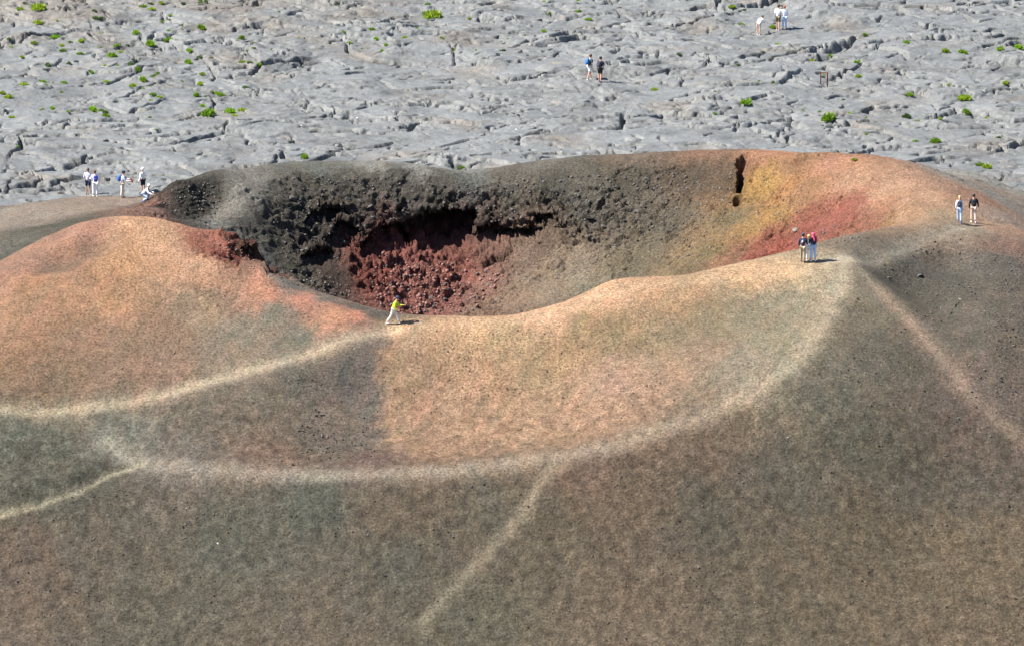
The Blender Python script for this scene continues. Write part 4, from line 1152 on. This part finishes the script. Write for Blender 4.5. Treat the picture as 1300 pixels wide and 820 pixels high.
    if held:
        mid = (J['palmL'] + J['palmR']) / 2 + fwd * .05
        wl = root.matrix_basis @ mid
        bm = bmesh.new(); bmesh.ops.create_grid(bm, x_segments=6, y_segments=4, size=.5)
        for v in bm.verts:
            v.co = Vector((v.co.x * .42, v.co.y * .30 , .035 * math.sin(v.co.x * 12)))
        r_ = bmesh.ops.solidify(bm, geom=bm.faces[:], thickness=.006)
        me = bpy.data.meshes.new('folded_map'); bm.to_mesh(me); bm.free()
        ob = link('folded_map', me, CL[held]); ob.location = wl; ob.rotation_euler = (R(60), 0, R(face))
        tag(ob, 'red sheet held out open by the walker in white with the blue backpack', 'map')
    return root


back = 180      # facing away from the camera
person(112, 248, back, 'bare legged person in pale shirt and dark shorts, leftmost walker on the left ledge', 1.76, 4, ((2, 2), (-2, 4)), ((20, 40), (14, 20)), (16, 16), top='lavender', low='navy', lowlen='short', shoe='black', hair='brown')
person(121, 250, back + 14, 'person in white clothes with a blue bag, standing close to a bare legged one', 1.68, 6, ((4, 3), (-4, 4)), ((30, 55), (12, 30)), (10, 14), top='white', low='white', shoe='white', hair='brown', pack='royal')
person(155, 251.5, 90, 'person with navy cap and blue backpack holding a red sheet on the left ledge', 1.74, 8, ((3, 3), (-3, 4)), ((38, 50), (34, 55)), (4, 4), top='white', low='cream', shoe='darkkhaki', hair='brown', cap='navy', pack='blue', held='red')
person(182, 247, back + 60, 'person in white top and black shorts with white hair, standing by the crater edge', 1.76, 3, ((3, 2), (-3, 3)), ((6, 20), (12, 25)), (8, 10), top='white', low='black', lowlen='short', shoe='navy', hair='white')
person(184, 256, 70, 'person in white crouching beside the edge of the crater at the left', 1.66, 38, ((98, 128), (62, 122)), ((45, 40), (50, 35)), (8, 8), top='white', low='paleblue', shoe='blue', hair='white')
person(499, 411, 82, 'person in lime yellow jacket and pale trousers striding over the low crater lip', 1.78, 17, ((27, 6), (-20, 16)), ((34, 62), (-6, 60)), (6, 6), headtilt=16, top='lime', low='cream', shoe='white', hair='dark', cap='slate')
person(1019, 333, back - 12, 'person in navy jacket with white mark on its back, standing on the crest', 1.74, 5, ((4, 4), (-4, 6)), ((10, 25), (14, 30)), (14, 10), top='navy', low='khaki', shoe='black', hair='dark', cap='slate', emblem='white')
person(1026.5, 331, 30, 'fair haired person in white, half hidden between two others on the crest', 1.58, 2, ((2, 2), (-2, 2)), ((10, 20), (8, 20)), (4, 4), top='white', low='white', shoe='white', hair='blond', girl=True)
person(1032.5, 332, back + 30, 'person with a bright pink red headscarf, dark top and pale blue trousers on the crest', 1.80, 3, ((3, 2), (-3, 3)), ((10, 40), (8, 20)), (6, 6), top='black', low='paleblue', shoe='white', scarf='pink', hood='pink', vest='navy')
person(1218, 283, back - 6, 'fair haired person in white top with blue backpack, walking off along the right rim', 1.68, 4, ((9, 2), (-6, 9)), ((6, 12), (-4, 14)), (12, 8), top='white', low='paleblue', shoe='blue', hair='blond', girl=True, pack='slate')
person(1236, 283, back + 4, 'dark haired person in black jacket and light trousers, walking off along the right rim', 1.78, 4, ((5, 2), (-7, 6)), ((-4, 10), (8, 14)), (14, 18), top='black', low='beige', shoe='white', hair='dark', pack='black')
person(748, 102, back - 55, 'walker with bright blue backpack and white shorts on the lava field', 1.80, 8, ((16, 4), (-14, 8)), ((14, 22), (-10, 18)), (8, 8), top='green', sleeve='short', low='white', lowlen='short', shoe='white', hair='brown', pack='blue')
person(761.5, 105, back - 28, 'walker in dark clothes and dark backpack on the lava field', 1.76, 7, ((6, 3), (-6, 8)), ((16, 30), (-6, 20)), (10, 10), top='black', sleeve='short', low='black', lowlen='short', shoe='navy', hair='dark', pack='slate')
person(987.5, 39, back - 20, 'person in white shirt and dark khaki shorts at the far top of the lava field', 1.80, 6, ((5, 3), (-5, 5)), ((16, 30), (18, 50)), (12, 12), top='white', low='darkkhaki', lowlen='short', shoe='beige', hair='brown')
person(996, 38, back + 10, 'person in white shirt and pale blue trousers with reddish hair at the far top', 1.68, 4, ((3, 3), (-3, 3)), ((14, 40), (10, 20)), (10, 10), top='white', low='paleblue', shoe='slate', hair='red')
person(963, 45, back - 25, 'person in white bending over towards the ground at the far top of the lava field', 1.60, 62, ((4, 4), (-4, 6)), ((58, 14), (54, 20)), (6, 6), headtilt=20, top='white', low='beige', lowlen='short', shoe='white', hair='brown')
#OBJ1
# ------------------------------------------------------------------ light
SUN_EL, SUN_AZ = R(52), R(3)          # azimuth: degrees from due left (-X) towards the camera
sd = bpy.data.lights.new('sun', 'SUN'); sd.energy = 4.2; sd.angle = R(.53); sd.color = (1, .955, .89)
so = bpy.data.objects.new('sun', sd); COL.objects.link(so)
sv = Vector((-math.cos(SUN_EL) * math.cos(SUN_AZ), -math.cos(SUN_EL) * math.sin(SUN_AZ), math.sin(SUN_EL)))
so.rotation_euler = sv.to_track_quat('Z', 'Y').to_euler()
w = bpy.data.worlds.new('World'); SC.world = w; w.use_nodes = True
bg = w.node_tree.nodes['Background']; bg.inputs['Strength'].default_value = .062
sk = w.node_tree.nodes.new('ShaderNodeTexSky'); sk.sky_type = 'NISHITA'; sk.sun_disc = False
sk.sun_elevation = SUN_EL; sk.sun_rotation = math.atan2(sv.x, sv.y); sk.altitude = 2200
w.node_tree.links.new(sk.outputs[0], bg.inputs[0])
SC.view_settings.view_transform = 'Standard'; SC.view_settings.look = 'None'
SC.view_settings.exposure = 1.82; SC.view_settings.gamma = 1
SC.cycles.max_bounces = 5
